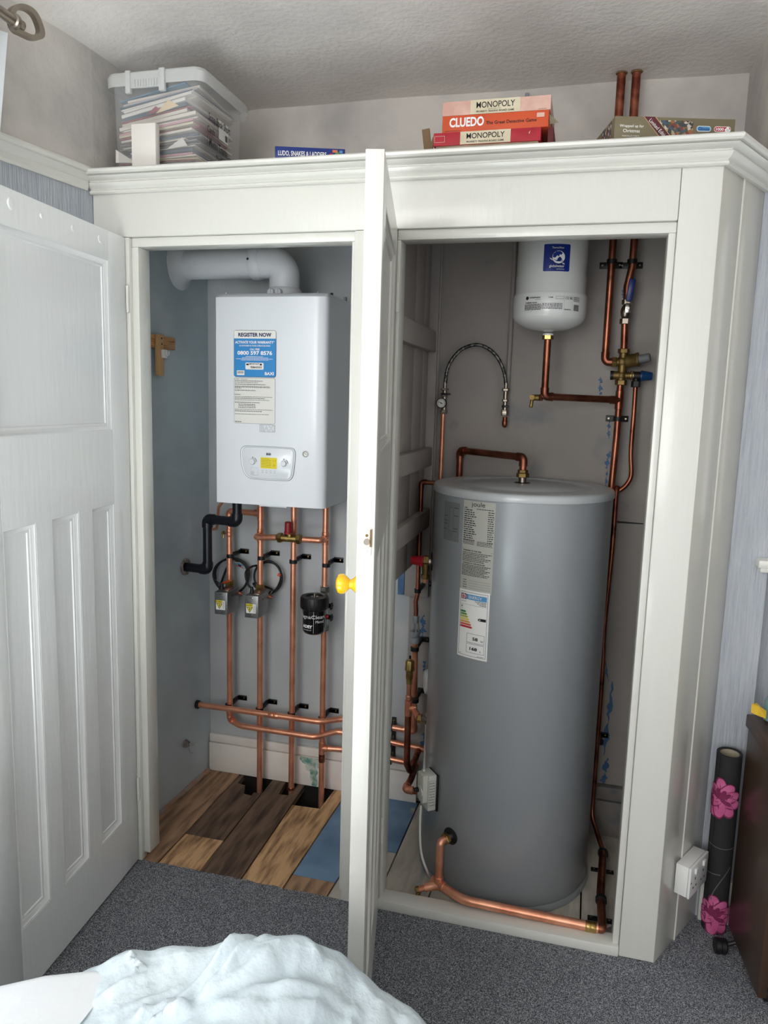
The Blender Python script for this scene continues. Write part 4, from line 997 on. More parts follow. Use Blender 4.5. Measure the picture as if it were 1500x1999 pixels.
d_.words(wv*.7, hv*.045, wv*.2, .0014, 'ink', 2, 4); d_.words(wv*.09, hv*.05, wv*.06, .0014, 'ink', 2, 4)
d_.build('energy_label', cyl, label='white energy rating label')
def boss(ang, z, r=.030, name='boss'):
    n = Vector((math.cos(ang), math.sin(ang), 0)); o = Vector((CX, CY, 0))+n*(CR-.001)+Vector((0, 0, z))
    MB().lathe([(r, -.004), (r, .003), (r-.003, .005), (.4*r, .005)], 'black', frame(o, n), 28).build(name, cyl, label='black rubber ring'); return o, n
# relief valve on the left
pr, ar = CYL(852, 1092); ar = R(180+11); zr_ = pr.z
o, n = boss(ar, A(856, 1092, 2.33).z)
rv = thing('relief_valve', o, 'brass temperature relief valve with a red cap on the left of the cylinder', 'valve')
YR = o.y+n.y*.04; zR = o.z; x1_ = o.x
e = A(826, 1093, YR); cR = A(803, 1092, YR)
MB().cyl(o, o+n*.012, .015, 'nickel', 18).build('neck', rv)
mb = MB(); mb.cyl(o+n*.010, (e.x, YR, zR), .0145, 'brassdull', 20, bev=.002); mb.hexn(o+n*.012, o+n*.030, .020, 'brassdull')
q = A(831, 1108, YR); mb.cyl((q.x, YR, zR), (q.x, YR, zR-.045), .0135, 'brassdull', 18, r2=.010); mb.hexn((q.x, YR, zR-.040), (q.x, YR, zR-.055), .0135, 'brassdull'); mb.build('valve_body', rv)
MB().lathe([(.0185, 0), (.0185, .004), (.0165, .006), (.0135, .038), (.0125, .040), (.006, .039)], 'red', frame((e.x+.003, YR, zR), Vector((cR.x-e.x, 0, .002))), 28).build('cap', rv)
q2 = A(828, 1137, YR); MB().cyl((q.x, YR, zR-.054), (q.x, YR, q2.z), .0105, 'copper', 16, r2=.0085).build('outlet', rv)
# thermostat box
ang = R(180+38); n = Vector((math.cos(ang), math.sin(ang), 0)); tg = Vector((-n.y, n.x, 0))
zc = A(835, 1528, 2.2).z; hb = .058
o = Vector((CX, CY, zc))+n*CR
ang2 = R(180+28); 
th = thing('cylinder_thermostat', o, 'cream plastic thermostat box with black dial knob strapped to the lower left of the cylinder', 'thermostat')
T = frame(o-n*.004, n, tg)       # local x tangential (towards the room), y vertical, z outwards
fl_ = 1 if (T.to_3x3() @ Vector((0, 1, 0))).z > 0 else -1
mb = MB(); mb.box(-.028, .032, -hb-.004, hb-.002, .0, .008, 'black', .001, T); mb.build('back_plate', th)
mb = MB(); mb.box(-.026, .028, -hb, hb, .008, .036, 'creamplastic', .003, T); mb.box(-.018, .022, -hb*.55, hb, .034, .052, 'creamplastic', .003, T); mb.build('cover', th)
mb = MB(); mb.lathe([(.017, 0), (.016, .003), (0, .003)], 'creamplastic', T @ Matrix.Translation((.004, 0, .0515)), 26); mb.build('dial', th)
mb = MB(); mb.lathe([(.008, 0), (.008, .006), (.006, .008), (.006, .014), (0, .015)], 'black', T @ Matrix.Translation((-.006, .002*fl_, .054)), 18); mb.build('knob', th)
Of = T @ Vector((.0282, -hb*.8*fl_, .012)); 
d_ = Decal(planar(Of, -n*-1, (0, 0, 1))) if False else Decal((lambda O, U, V, N: (lambda u, v, o_: O+U*u+V*v+N*o_))(T @ Vector((.0283, -hb*fl_*.75, .034)), -n, Vector((0, 0, 1)), tg))
d_.frame(0, 0, .022, .085, .0006, 'inkgrey', 1)
for k in range(9): d_.words(.002, .004+.009*k, .018, .0016, 'ink', 1, k)
d_.build('printed_side', th)
# top outlet with pipe loop
ob = AZ(1020, 943, zt)
tp = thing('copper_pipe', ob, 'copper pipe rising from the brass nut on the cylinder lid and bending down behind it', 'copper pipe')
MB().lathe([(.026, 0), (.024, .0015), (.014, .002)], 'black', Matrix.Translation((ob.x, ob.y, zt+.001)), 26).build('washer', tp)
MB().cyl((ob.x, ob.y, zt+.002), (ob.x, ob.y, zt+.022), .0125, 'nickel', 18).build('neck', tp)
mb = MB(); zn = A(1020, 928, ob.y).z; mb.hexn((ob.x, ob.y, zn-.006), (ob.x, ob.y, zn+.008), .020, 'brassdull'); mb.hexn((ob.x, ob.y, zn+.008), (ob.x, ob.y, zn+.018), .0165, 'brassdull'); mb.build('nut', tp)
k1 = Vector((ob.x, ob.y, A(1024, 893, ob.y).z)); k2 = A(899, 879, 2.585); k3 = Vector((k2.x, k2.y, 1.0)); k2.z = k2.z
MB().tube(fillet([Vector((ob.x, ob.y, zn+.015)), k1, k2, k3], .030, 8), .0115, 'copperdark', 18).build('pipe', tp)
elbow(tp, k1, (0, 0, -1), k2-k1, .0135, 'copperdark'); elbow(tp, k2, k1-k2, (0, 0, -1), .0135, 'copperdark')
# lower inlet with elbow, drain and floor pipe
pb, ab = CYL(880, 1632); n = Vector((math.cos(ab), math.sin(ab), 0))
o, n = boss(ab, pb.z, .026)
fp = thing('copper_pipe', (o.x, o.y-.04, 0), 'long copper pipe along the sill in front of the cylinder foot', 'copper pipe')
MB().cyl(o, o+n*.020, .013, 'chrome', 20).build('neck', fp); MB().hexn(o+n*.016, o+n*.030, .0175, 'brass').build('nut', fp)
g1 = o+n*.048; zf_ = .060
g2 = Vector((g1.x, g1.y, zf_))
pA = AZ(868, 1738, zf_)
MB().tube(fillet([o+n*.028, g1, Vector((g1.x, g1.y, zf_+.008))], .022, 8), .0112, 'copper', 18).build('riser', fp)
gE = AZ(1168, 1812, .045); gS = AZ(818, 1728, .05)
c_pt = Vector((g1.x, g1.y, .058))
mid = AZ(905, 1757, .055)
ring_dir = (gE-mid).normalized()
st_ = A(830, 1733, c_pt.y-.01)
MB().tube(fillet([st_, Vector((c_pt.x, c_pt.y, .055)), mid, gE], .10, 8), .0135, 'copper', 20).build('run', fp)
tee(fp, c_pt, (mid-c_pt), (0, 0, 1), .0145)
mb = MB(); sd = (st_-c_pt).normalized(); mb.cyl(st_, st_+sd*.022, .009, 'copper', 16); mb.hexn(st_+sd*.018, st_+sd*.030, .0115, 'brassdull'); mb.cyl(st_+sd*.012, st_+sd*.012+Vector((-.012, -.012, -.02)), .006, 'brassdull', 12); mb.build('drain_cock', fp)
h1 = AZ(1173, 1745, .05); h2 = AZ(1178, 1663, .055); 
sleeve(fp, gE-ring_dir*.02, ring_dir, .030, .0150, 'brass')
MB().tube(fillet([gE-Vector((.0, 0, 0)), gE+Vector((.012, .0, 0)), h1, h2], .03, 8), .0125, 'copperdark', 18).build('run', fp)
yR_ = 2.50
up = [h2, A(1164, 1618, 2.46), A(1157, 1589, 2.49), A(1160, 1540, yR_), A(1176, 1320, yR_), A(1181, 1220, yR_), A(1195, 1080, yR_), A(1203, 975, 2.53), A(1206, 950, 2.55)]
xs_ = [.128]*9
up = [up[0], up[1], up[2]]+[Vector((p.x, p.y, p.z)) for p in up[3:]]
rp_ = thing('copper_pipe', h2, 'long thin copper pipe rising up the right side of the cylinder', 'copper pipe')
MB().tube(catmull(up, 5), .0078, 'copperdark', 16).build('pipe', rp_)
def fclip(p, w_side, label, group):
    t = thing('pipe_clip', p, label, 'pipe clip', group)
    MB().lathe([(.0128, -.007), (.0165, -.007), (.0165, .007), (.0128, .007)], 'black', frame(p, (0, 1, .0)), 20).build('ring', t)
    MB().box(p.x-.036, p.x+.036, p.y-.030, p.y-.012, .001, .006, 'black', .001).build('back_plate', t)
    for s in (-1, 1): MB().cyl((p.x+s*.026, p.y-.021, .005), (p.x+s*.026, p.y-.021, .0075), .003, 'nickel', 10).build('screw', t)
fclip(h2+Vector((0, -.004, -.003)), 0, 'far one of two black pipe clips on the boards right of the cylinder', 'floor pipe clips')
q = AZ(1174, 1757, .052); fclip(q, 0, 'near one of two black pipe clips on the boards right of the cylinder', 'floor pipe clips')
# clip behind, on the long pipe
clip(1172, 1448, 2.57, r=.008, label='black pipe clip low on the long pipe right of the cylinder', off=.004)

# ------ white cable round the cylinder foot
cb = thing('cable', AZ(1195, 1815, .006), 'white cable looping down from the thermostat box and round the cylinder foot', 'cable')
Tt = T
pts = [A(822, 1572, 2.14), A(820, 1610, 2.12), A(822, 1660, 2.10), A(832, 1695, 2.08), AZ(848, 1722, .02), AZ(905, 1762, .008), AZ(960, 1785, .008), AZ(1030, 1797, .008), AZ(1110, 1818, .008), AZ(1165, 1817, .008), AZ(1192, 1806, .010)]
MB().tube(catmull(pts, 8), .0038, 'whitecable', 12).build('lead', cb)
MB().tube(catmull([A(833, 1392, 2.40), A(832, 1430, 2.36), A(830, 1470, 2.25), A(828, 1504, 2.13)], 8), .0038, 'whitecable', 12).build('lead', cb)
# ------ round white cover behind the cylinder
q = A(833, 1333, 2.46); im = thing('immersion_heater_cover', q, 'round white plastic cover on the left flank of the cylinder above the brass joint', 'heater cover')
MB().lathe([(.044, 0), (.044, .030), (.040, .040), (.028, .043), (0, .043)], 'whiteplastic', frame(q+Vector((.030, .02, 0)), (-1, -.35, 0)), 32).build('cover', im)

# ================================================================== EXPANSION VESSEL
VX, VY, VR = -.1182, 2.4165, .1092
def VC(px, py): return A(px, py, VY-VR)
zv1 = VC(1070, 531).z; zv2 = VC(1070, 568).z; zd = VC(1070, 612).z; zb = A(1069, 648, VY).z
ves = thing('expansion_vessel', (VX, VY, zb), 'white expansion vessel with a blue logo sticker hanging high above the cylinder', 'expansion vessel')
T = Matrix.Translation((VX, VY, 0)); r1 = VR*.965
pr = [(.012, zb)]
for k in range(10):
    a = math.pi/2*k/9; pr.append((.018+(VR-.018)*math.sin(a), zb+.004+(zd-zb)*(1-math.cos(a))))
pr += [(VR*1.015, zd+.02), (VR*1.015, zv2-.006), (VR*.995, zv2), (r1, zv2+.004), (r1*1.005, zv1-.001), (r1*.99, zv1+.001), (r1*.99, 2.06)]
MB().lathe(pr, 'vesselwhite', T, 72).build('tank', ves, sharp=50)
MB().lathe([(.013, zb-.004), (.017, zb-.006), (.017, zb-.011), (.012, zb-.012)], 'vesselwhite', T, 24).build('neck', ves)
def V2(px, py):
    r = _ray(px, py); ax, ay = -VX, -VY
    a = r.x**2+r.y**2; b = 2*(r.x*ax+r.y*ay); c = ax*ax+ay*ay-VR*VR
    t = (-b-math.sqrt(max(b*b-4*a*c, 0)))/(2*a); p = Vector((0, 0, CZ))+r*t; return p, math.atan2(p.y-VY, p.x-VX)
rr_ = r1*.99
p0, a0 = V2(1059.5, 530); pq_, a1 = V2(1113, 530); zt_l = V2(1086, 476)[0].z
d_ = Decal(cyl_map(VX, VY, rr_, a0, p0.z+.001), .004); wv = (a1-a0)*rr_; hv = zt_l-p0.z
d_.rect(0, .004, wv, hv-.008, 'labelnavy', 0); d_.rect(.004, 0, wv-.008, hv, 'labelnavy', 0)
for cxx, cyy in ((.004, .004), (wv-.004, .004), (.004, hv-.004), (wv-.004, hv-.004)): d_.disc(cxx, cyy, .004, 'labelnavy', 0)
d_.text('ThermoWave', wv*.30, hv*.83, wv*.44, hv*.07, 'inkwhite', 2)
d_.disc(wv*.56, hv*.52, wv*.235, 'inkwhite', 2, hv*.235)
d_.poly([(wv*a, hv*b) for a, b in ((.34, .52), (.36, .64), (.46, .73), (.60, .74), (.70, .68), (.66, .60), (.60, .62), (.56, .54), (.50, .58), (.44, .50), (.38, .50))], 'labelnavy', 3)
d_.poly([(wv*a, hv*b) for a, b in ((.60, .44), (.66, .48), (.70, .42), (.64, .40))], 'labelnavy', 3)
d_.poly([(wv*a, hv*b) for a, b in ((.36, .44), (.50, .36), (.70, .36), (.76, .40), (.68, .38), (.50, .40))], 'labelnavy', 3)
d_.poly([(wv*a, hv*b) for a, b in ((.22, .49), (.28, .48), (.36, .40), (.30, .42))], 'inkwhite', 2); d_.poly([(wv*a, hv*b) for a, b in ((.70, .32), (.78, .30), (.80, .25), (.72, .27))], 'inkwhite', 2)
d_.text('globalwater', wv*.23, hv*.12, wv*.56, hv*.12, 'inkwhite', 2, .01); d_.text('solutions', wv*.50, hv*.06, wv*.29, hv*.05, 'inkwhite', 2)
d_.build('logo_sticker', ves, label='navy blue logo sticker')
rL = VR*1.015
p0, a0 = V2(1025, 608); pq_, a1 = V2(1129, 610); ztl = V2(1070, 577)[0].z; wv = (a1-a0)*rL; hv = (ztl-p0.z)
d_ = Decal(cyl_map(VX, VY, rL, a0, p0.z), .005)
d_.disc(wv*.055, hv*.87, .0052, 'ink', 2); d_.text('globalwater', wv*.10, hv*.80, wv*.20, hv*.17, 'ink', 2, .02); d_.text('solutions', wv*.20, hv*.72, wv*.10, hv*.07, 'ink', 2)
d_.text('THERM-12LW', wv*.02, hv*.50, wv*.22, hv*.09, 'ink', 2, .04)
for k in range(5): d_.words(wv*.01, hv*(.40-.085*k), wv*.31, hv*.045, 'ink', 2, k); d_.words(wv*.33, hv*(.45-.085*k), wv*.33, hv*.04, 'ink', 2, 10+k)
d_.text('CE', wv*.71, hv*.78, wv*.06, hv*.16, 'ink', 2); d_.text('EAC', wv*.79, hv*.78, wv*.05, hv*.16, 'ink', 2, .03); d_.frame(wv*.55, hv*.78, wv*.13, hv*.18, .0005, 'ink', 2); d_.words(wv*.43, hv*.86, wv*.08, hv*.05, 'ink', 2, 3)
d_.frame(wv*.69, hv*.04, wv*.155, hv*.95, .0003, 'inkgrey', 2)
for k in range(5): d_.words(wv*.865, hv*(.94-.07*k), wv*.13, hv*.03, 'ink', 2, 20+k)
for k in range(16): d_.rect(wv*(.875+.0072*k), hv*.03, wv*(.0025+.0025*((k*5) % 3)/2), hv*.42, 'ink', 2)
d_.words(wv*.70, hv*.08, wv*.13, hv*.04, 'ink', 2, 33)
d_.build('printed_data', ves)

# ------ pipe from vessel to the riser, with drain cock
yT = 2.50
hz1 = A(1068, 775, VY); hx = A(1212, 779, 2.55)
vp = thing('copper_pipe', hz1, 'copper pipe dropping from the expansion vessel and running right to the riser', 'copper pipe')
zh = A(1140, 777, 2.48).z
zbn = A(1068, 657, VY).z
mb = MB(); mb.hexn((VX, VY, zbn-.010), (VX, VY, zbn+.006), .0175, 'brass'); mb.build('nut', vp)
vb = Vector((VX, VY, zh+.001)); ve = Vector((A(1212, 779, 2.55).x, 2.55, zh-.003))
MB().tube(fillet([Vector((VX, VY, zbn-.008)), vb, ve], .016, 6), .011, 'copperdark', 18).build('pipe', vp)
elbow(vp, vb, (0, 0, 1), ve-vb, .0130, 'copperdark', .026)
q = A(1040, 776, VY-.01); mb = MB(); mb.cyl(vb, (q.x, VY-.01, q.z), .0075, 'copperdark', 14); mb.hexn((q.x+.022, VY-.006, q.z), (q.x+.030, VY-.008, q.z), .012, 'copperdark'); mb.build('stub', vp)
mb = MB(); mb.cyl((q.x-.004, VY-.01, q.z), (q.x+.020, VY-.01, q.z), .0095, 'brassdull', 16); mb.cyl((q.x, VY-.01, q.z), (q.x, VY-.030, q.z), .008, 'brassdull', 16); mb.cyl((q.x, VY-.02, q.z-.006), (q.x-.002, VY-.028, q.z-.030), .0055, 'brass', 14); mb.build('drain_cock', vp)

# ------ filling loop with gauge
yh = 2.57
fl1 = thing('filling_loop', A(870, 800, yh), 'grey braided filling hose arching between two valves with a small black pressure gauge', 'hose')
hose = [A(870, 748, yh), A(871, 735, yh), A(875, 717, yh), A(885, 699, yh), A(899, 684, yh), A(915, 676, yh), A(931, 673, yh), A(947, 677, yh), A(962, 687, yh), A(973, 700, yh), A(981, 716, yh), A(986, 733, yh), A(988, 750, yh)]
MB().tube(catmull(hose, 5), .0062, 'braid' if 'braid' in MATS else 'steelbox', 12).build('braided_hose', fl1)
def V(px, py): return A(px, py, yh)
for (xa, xb, ys, nm) in ((869, 867, (748, 758, 762, 772, 790, 800, 808), 'left_valve'), (988, 986, (750, 758, 764, 782, 790, 800, 812), 'right')):
    cx0 = (V(xa, ys[0]).x+V(xb, ys[-1]).x)/2
    Z = [V(xa, y).z for y in ys]
    mb = MB(); mb.cyl((cx0, yh, Z[1]), (cx0, yh, Z[0]+.004), .0065, 'nickel', 14); mb.hexn((cx0, yh, Z[2]), (cx0, yh, Z[1]), .0135, 'nickel'); mb.cyl((cx0, yh, Z[4]), (cx0, yh, Z[2]), .0085, 'nickel', 16)
    mb.hexn((cx0, yh, Z[3]-.004), (cx0, yh, Z[3]+.004), .0115, 'nickel'); mb.hexn((cx0, yh, Z[6]), (cx0, yh, Z[5]), .0125, 'nickel'); mb.cyl((cx0, yh, Z[5]-.002), (cx0, yh, Z[4]+.002), .0095, 'nickel', 16); mb.build('isolating_valve', fl1)
    zl_ = V(872, 769).z if nm[0] == 'l' else V(987, 793).z
    mb = MB(); sg = 1 if nm[0] == 'l' else 1
    mb.box(cx0-.010, cx0+.022 if nm[0] == 'l' else cx0+.014, yh-.016, yh-.006, zl_-.004, zl_+.003, 'black', .0015); mb.build('lever', fl1)
g0 = V(864, 787); g0.y = yh-.020
pg = MB(); pg.lathe([(.0175, -.002), (.0175, .008), (.016, .010), (.0152, .007), (0, .007)], 'black', frame((g0.x, yh-.014, g0.z), (0, -1, 0)), 32); ga = pg.build('pressure_gauge', fl1)
d_ = Decal(planar((g0.x, yh-.0214, g0.z), (1, 0, 0), (0, 0, 1))); d_.disc(0, 0, .0148, 'labelwhite', 0); d_.ring(0, 0, .0118, .0126, 'ink', 1, -40, 220); d_.line(-.010, .005, .005, -.0025, .0016, 'ink', 2); d_.disc(0, 0, .002, 'ink', 3)
for k in range(9):
    a = R(-40+260*k/8); d_.line(.010*math.cos(a), .010*math.sin(a), .0125*math.cos(a), .0125*math.sin(a), .0008, 'ink', 2)
d_.build('gauge_face', ga)
xg = V(866, 805).x
lp = thing('copper_pipe', V(860, 925), 'thin copper pipe dropping from the pressure gauge behind the cylinder lid', 'copper pipe')
MB().cyl((xg-.001, yh, V(866, 806).z), (xg-.002, yh, 1.0), .0078, 'copper', 16).build('pipe', lp)
stc = thing('copper_pipe', V(986, 835), 'short capped copper stub under the right filling loop valve', 'copper pipe')
xs2 = V(986, 820).x; MB().lathe([(0, 0), (.006, .002), (.0088, .008), (.0095, .012), (.0095, .022), (.0088, .024), (.0078, .024), (.0078, .036)], 'copperdark', Matrix.Translation((xs2, yh, V(986, 835).z)), 20).build('end_cap', stc)

# ------ right riser group
yr = 2.55
def Vr(px, py): return A(px, py, yr)
blk = thing('valve_block', Vr(1215, 760), 'brass multi-port valve block with grey and blue caps right of the expansion vessel', 'valve')
xb_ = Vr(1215, 715).x; zA = Vr(1220, 690).z; zB = Vr(1218, 706).z; zC_ = Vr(1213, 733).z; zD = Vr(1211, 749).z
mb = MB(); mb.hexn((xb_+.002, yr, Vr(1219, 690).z), (xb_+.002, yr, Vr(1219, 681).z), .0185, 'brassdull'); mb.cyl((xb_, yr, zD), (xb_+.002, yr, Vr(1219, 690).z), .0135, 'brassdull', 20)
mb.sphere((xb_, yr, zB), (.019, .017, .019), 'brassdull', 18); mb.sphere((xb_, yr, zC_), (.0165, .016, .017), 'brassdull', 18)
mb.hexn((xb_, yr, Vr(1213, 752).z), (xb_, yr, Vr(1213, 742).z), .0185, 'brassdull')
mb.cyl((xb_, yr, zB-.002), (Vr(1197, 706).x, yr, zB-.002), .0125, 'brassdull', 18); mb.hexn((Vr(1195, 706).x, yr, zB-.002), (Vr(1205, 706).x, yr, zB-.002), .0175, 'brassdull')
mb.build('valve_body', blk, sharp=30)
ca_ = Vr(1222, 706); cb2 = Vr(1246, 702); dd = (cb2-ca_); dd.y = -.010
mb = MB(); mb.lathe([(.018, 0), (.0205, .006), (.0205, .034), (.022, .036), (.022, .041), (.012, .042)], 'brassdull', frame(ca_, dd), 28); mb.build('cartridge', blk)
e_ = ca_+dd.normalized()*.041
MB().lathe([(.0135, 0), (.0135, .032), (.012, .034), (0, .034)], 'darkgreyplastic', frame(e_, dd), 16).build('grey_cap', blk, label='grey plastic cap')
MB().cyl((Vr(1192, 731).x, yr, zC_), (Vr(1198, 731).x, yr, zC_), .0145, 'black', 20).build('black_plug', blk)
mb = MB(); mb.cyl((Vr(1198, 731).x, yr, zC_), (xb_, yr, zC_), .0135, 'brassdull', 20); mb.cyl((xb_, yr, zC_), (Vr(1233, 732).x, yr, zC_), .0115, 'brassdull', 18)
mb.lathe([(.016, 0), (.016, .003)], 'brass', frame((Vr(1231, 732).x, yr, zC_), (1, 0, 0)), 18); mb.lathe([(.016, 0), (.016, .003)], 'brass', frame((Vr(1235, 732).x, yr, zC_), (1, 0, 0)), 18); mb.build('side_ports', blk)
mb = MB(); mb.cyl((Vr(1236, 732).x, yr, zC_), (Vr(1254, 732).x, yr, zC_), .0135, 'black', 20); mb.cyl((Vr(1243, 732).x, yr, zC_), (Vr(1243, 732).x, yr, Vr(1242, 750).z), .0095, 'black', 16); mb.hexn((Vr(1243, 732).x, yr, Vr(1242, 756).z), (Vr(1243, 732).x, yr, Vr(1242, 744).z), .0145, 'black'); mb.build('relief_port', blk)
MB().lathe([(.0165, 0), (.0175, .004), (.0165, .006), (.0125, .034), (.011, .036), (0, .036)], 'valveblue', frame((Vr(1251, 732).x, yr, zC_), (1, 0, -.02)), 26).build('blue_cap', blk, label='dark blue relief valve cap')
# lever ball valve
lv = thing('ball_valve', Vr(1227, 600), 'steel lever ball valve with a blue handle on the upright pipe above the brass block', 'valve')
xl_ = Vr(1222, 610).x; zl0 = Vr(1222, 632).z; zl1 = Vr(1224, 586).z
mb = MB(); mb.hexn((xl_, yr, zl0-.002), (xl_, yr, zl0+.016), .0165, 'nickel'); mb.hexn((xl_+.002, yr, zl1-.014), (xl_+.002, yr, zl1+.002), .016, 'nickel'); mb.sphere((xl_, yr, (zl0+zl1)/2), (.0165, .016, .024), 'nickel', 18); mb.cyl((xl_+.004, yr, (zl0+zl1)/2+.004), (xl_+.004, yr-.026, (zl0+zl1)/2+.004), .006, 'nickel', 14); mb.build('valve_body', lv)
zh_ = Vr(1228, 604).z; mb = MB(); mb.box(xl_-.004, xl_+.014, yr-.029, yr-.026, zh_-.014, zh_+.016, 'chrome', .002); mb.hexn((xl_+.004, yr-.029, zh_), (xl_+.004, yr-.033, zh_), .0055, 'chrome'); mb.build('lever_plate', lv)
a = A(1228, 588, yr-.030); b = A(1236, 544, yr-.036)
mb = MB(); T = frame((a+b)/2, (b-a), (0, 1, 0)); L2 = (b-a).length/2; mb.box(-.004, .004, -.010, .010, -L2, L2, 'leverblue', .0035, T); mb.build('lever_handle', lv)
# upright pipes
ru = thing('copper_pipe', Vr(1213, 800), 'copper riser below the brass valve block with a tee, beside a thinner discharge pipe', 'copper pipe')
q0 = Vector((xb_-.001, yr, Vr(1213, 752).z+.01)); q1 = Vector((xb_-.001, yr, 1.16))
q1b = Vr(1203, 975); 
MB().tube([q0, Vector((xb_-.001, yr, Vr(1210, 850).z)), Vector((xb_-.006, yr, Vr(1205, 960).z)), Vector((xb_-.008, yr, 1.12))], .011, 'copperdark', 18).build('pipe', ru)
tee(ru, (xb_-.001, yr, zh-.003), (0, 0, 1), (-1, 0, 0), .0130, 'copperdark', .030)
dp = thing('copper_pipe', Vr(1240, 850), 'thin copper discharge pipe dropping from the blue-capped valve and curving back left', 'copper pipe')
xd = Vr(1243, 732).x
MB().tube(catmull([Vector((xd, yr, Vr(1242, 752).z)), Vector((xd+.001, yr, Vr(1240, 800).z)), Vector((xd+.001, yr, Vr(1236, 880).z)), Vr(1233, 925), Vr(1226, 943), Vr(1214, 955), Vr(1200, 962)], 6), .0075, 'copperdark', 14).build('pipe', dp)
ul = thing('copper_pipe', Vr(1190, 600), 'left of two copper pipes at top right, elbowing into the brass block', 'copper pipe', )
xu = (Vr(1196, 470).x+Vr(1185, 680).x)/2
MB().tube(fillet([Vector((xu, yr, 2.09)), Vector((xu, yr, zB-.002)), Vector((Vr(1198, 706).x, yr, zB-.002))], .022, 8), .0115, 'copperdark', 18).build('pipe', ul)
elbow(ul, (xu, yr, zB-.002), (0, 0, 1), (1, 0, 0), .0132, 'copperdark', .03)
urr = thing('copper_pipe', Vr(1230, 600), 'right of two copper pipes at top right, through the blue lever valve', 'copper pipe')
MB().tube(fillet([Vector((Vr(1238, 470).x+.002, yr, 2.09)), Vr(1235, 520), Vector((Vr(1224, 575).x, yr, Vr(1224, 560).z)), Vector((xl_+.002, yr, zl1-.004))], .03, 6), .0115, 'copperdark', 18).build('pipe', urr)
MB().cyl((xl_, yr, zl0), (xb_+.002, yr, Vr(1219, 684).z), .011, 'copperdark', 18).build('pipe', urr)
def wclip(px_, py_, xc, label, group='wall clips beside the expansion vessel', r=.0118, Y=yr, sides=(-1, 1), w=.036):
    p = Vector((xc, Y, A(px_, py_, Y).z)); t = thing('pipe_clip', p, label, 'pipe clip', group)
    MB().lathe([(r+.0002, -.007), (r+.0035, -.007), (r+.0035, .007), (r+.0002, .007)], 'black', Matrix.Translation(p), 22).build('ring', t)
    x0 = p.x-(w if -1 in sides else .01); x1 = p.x+(w if 1 in sides else .01)
    mb = MB(); mb.box(x0, x1, BY-.0045, BY-.0005, p.z-.010, p.z+.010, 'black', .001); mb.box(p.x-.007, p.x+.007, Y+r, BY-.002, p.z-.007, p.z+.007, 'black', .001); mb.build('back_plate', t)
    for s in sides: MB().cyl((p.x+s*(w-.009), BY-.007, p.z), (p.x+s*(w-.009), BY-.004, p.z), .003, 'nickel', 10).build('screw', t)
    return t
wclip(1192, 511, xu, 'left of the two black wall clips on the pipes from the ceiling'); wclip(1234, 511, Vr(1235, 511).x, 'right of the two black wall clips on the pipes from the ceiling')
wclip(1210, 818, xb_-.001, 'black wall clip on the copper riser under the tee', 'wall clips on the riser')
# thin white painted pipe up the back wall
tw = thing('painted_pipe', A(995, 640, 2.605), 'thin painted pipe running up the back wall behind the expansion vessel', 'pipe')
MB().cyl((A(998, 640, 2.605).x, 2.608, 2.09), (A(991, 740, 2.605).x+.002, 2.608, A(990, 765, 2.605).z), .0075, 'innerright', 12).build('tube', tw)
# thin skirting line board edge left of gauge
tw = MB(); tw.cyl((-.4955, 2.612, .9), (-.4955, 2.612, 2.09), .005, 'innerright', 10); tw.build('trim_5', kind='structure')
# blue paint scrapes on the back wall: irregular flat patches of old paint
sp_ = MB(); rd = random.Random(11)
def scrape(px0, py0, px1, py1, wpx, n=19, m='bluepaint', Y=BY-.0008):
    vs = []; 
    for k in range(n):
        t = k/(n-1); x = px0+(px1-px0)*t; y = py0+(py1-py0)*t; w0 = wpx*(.45+.35*math.sin(k*.9+px0)+rd.uniform(-.2, .25))*(1 if 0 < k < n-1 else .2); w0 = max(w0, .8); x += rd.uniform(-.18, .18)*wpx
        vs.append((A(x-w0/2, y, Y), A(x+w0/2, y+rd.uniform(-2, 2), Y)))
    o = []; 
    for l, r_ in vs: o += [l, r_]
    sp_.add(o, [(2*k, 2*k+1, 2*k+3, 2*k+2) for k in range(n-1)], m)
for q in ((1173, 735, 1172, 772, 9), (1217, 565, 1217, 582, 6), (1190, 822, 1188, 856, 8), (1191, 880, 1184, 915, 11), (1186, 918, 1183, 955, 6), (1196, 1330, 1180, 1475, 12), (1185, 1480, 1176, 1545, 14), (1205, 1575, 1198, 1610, 10), (1178, 1275, 1188, 1330, 6)): scrape(*q)
scrape(829, 1430, 824, 1470, 12); scrape(826, 1200, 826, 1245, 13); scrape(829, 1290, 828, 1310, 8)
# fine crack line
sp_.add([A(1205, 1017, BY-.0008), A(1262, 1022, BY-.0008), A(1262, 1024, BY-.0008), A(1205, 1021, BY-.0008)], [(0, 1, 2, 3)], 'ink')
sp_.build('wall_back', kind='structure')

# ------ left flank pipework
ye_ = 2.50
def VE(px, py, Y=ye_): return A(px, py, Y)
td = thing('copper_pipe', VE(818, 1000), 'thin copper pipe bending down left of the cylinder to the grey tundish', 'copper pipe')
xq = (VE(823, 960).x+VE(815, 1160).x)/2
MB().tube(fillet([VE(862, 944), Vector((xq, ye_, VE(826, 941).z)), Vector((xq, ye_, VE(813, 1160).z)), Vector((xq-.006, ye_, VE(812, 1175).z)), Vector((xq-.003, ye_, VE(814, 1190).z)), Vector((xq-.003, ye_, VE(814, 1206).z))], .014, 6), .0078, 'copperdark', 16).build('pipe', td)
elbow(td, (xq, ye_, VE(826, 941).z), (1, 0, 0), (0, 0, -1), .0092, 'copperdark', .018)
tz = [VE(814, y).z for y in (1202, 1216, 1220, 1234, 1242, 1247, 1255)]; xt = xq-.003
tn = thing('tundish', (xt, ye_, tz[-1]), 'grey plastic tundish with open slots in the pipe left of the cylinder', 'tundish')
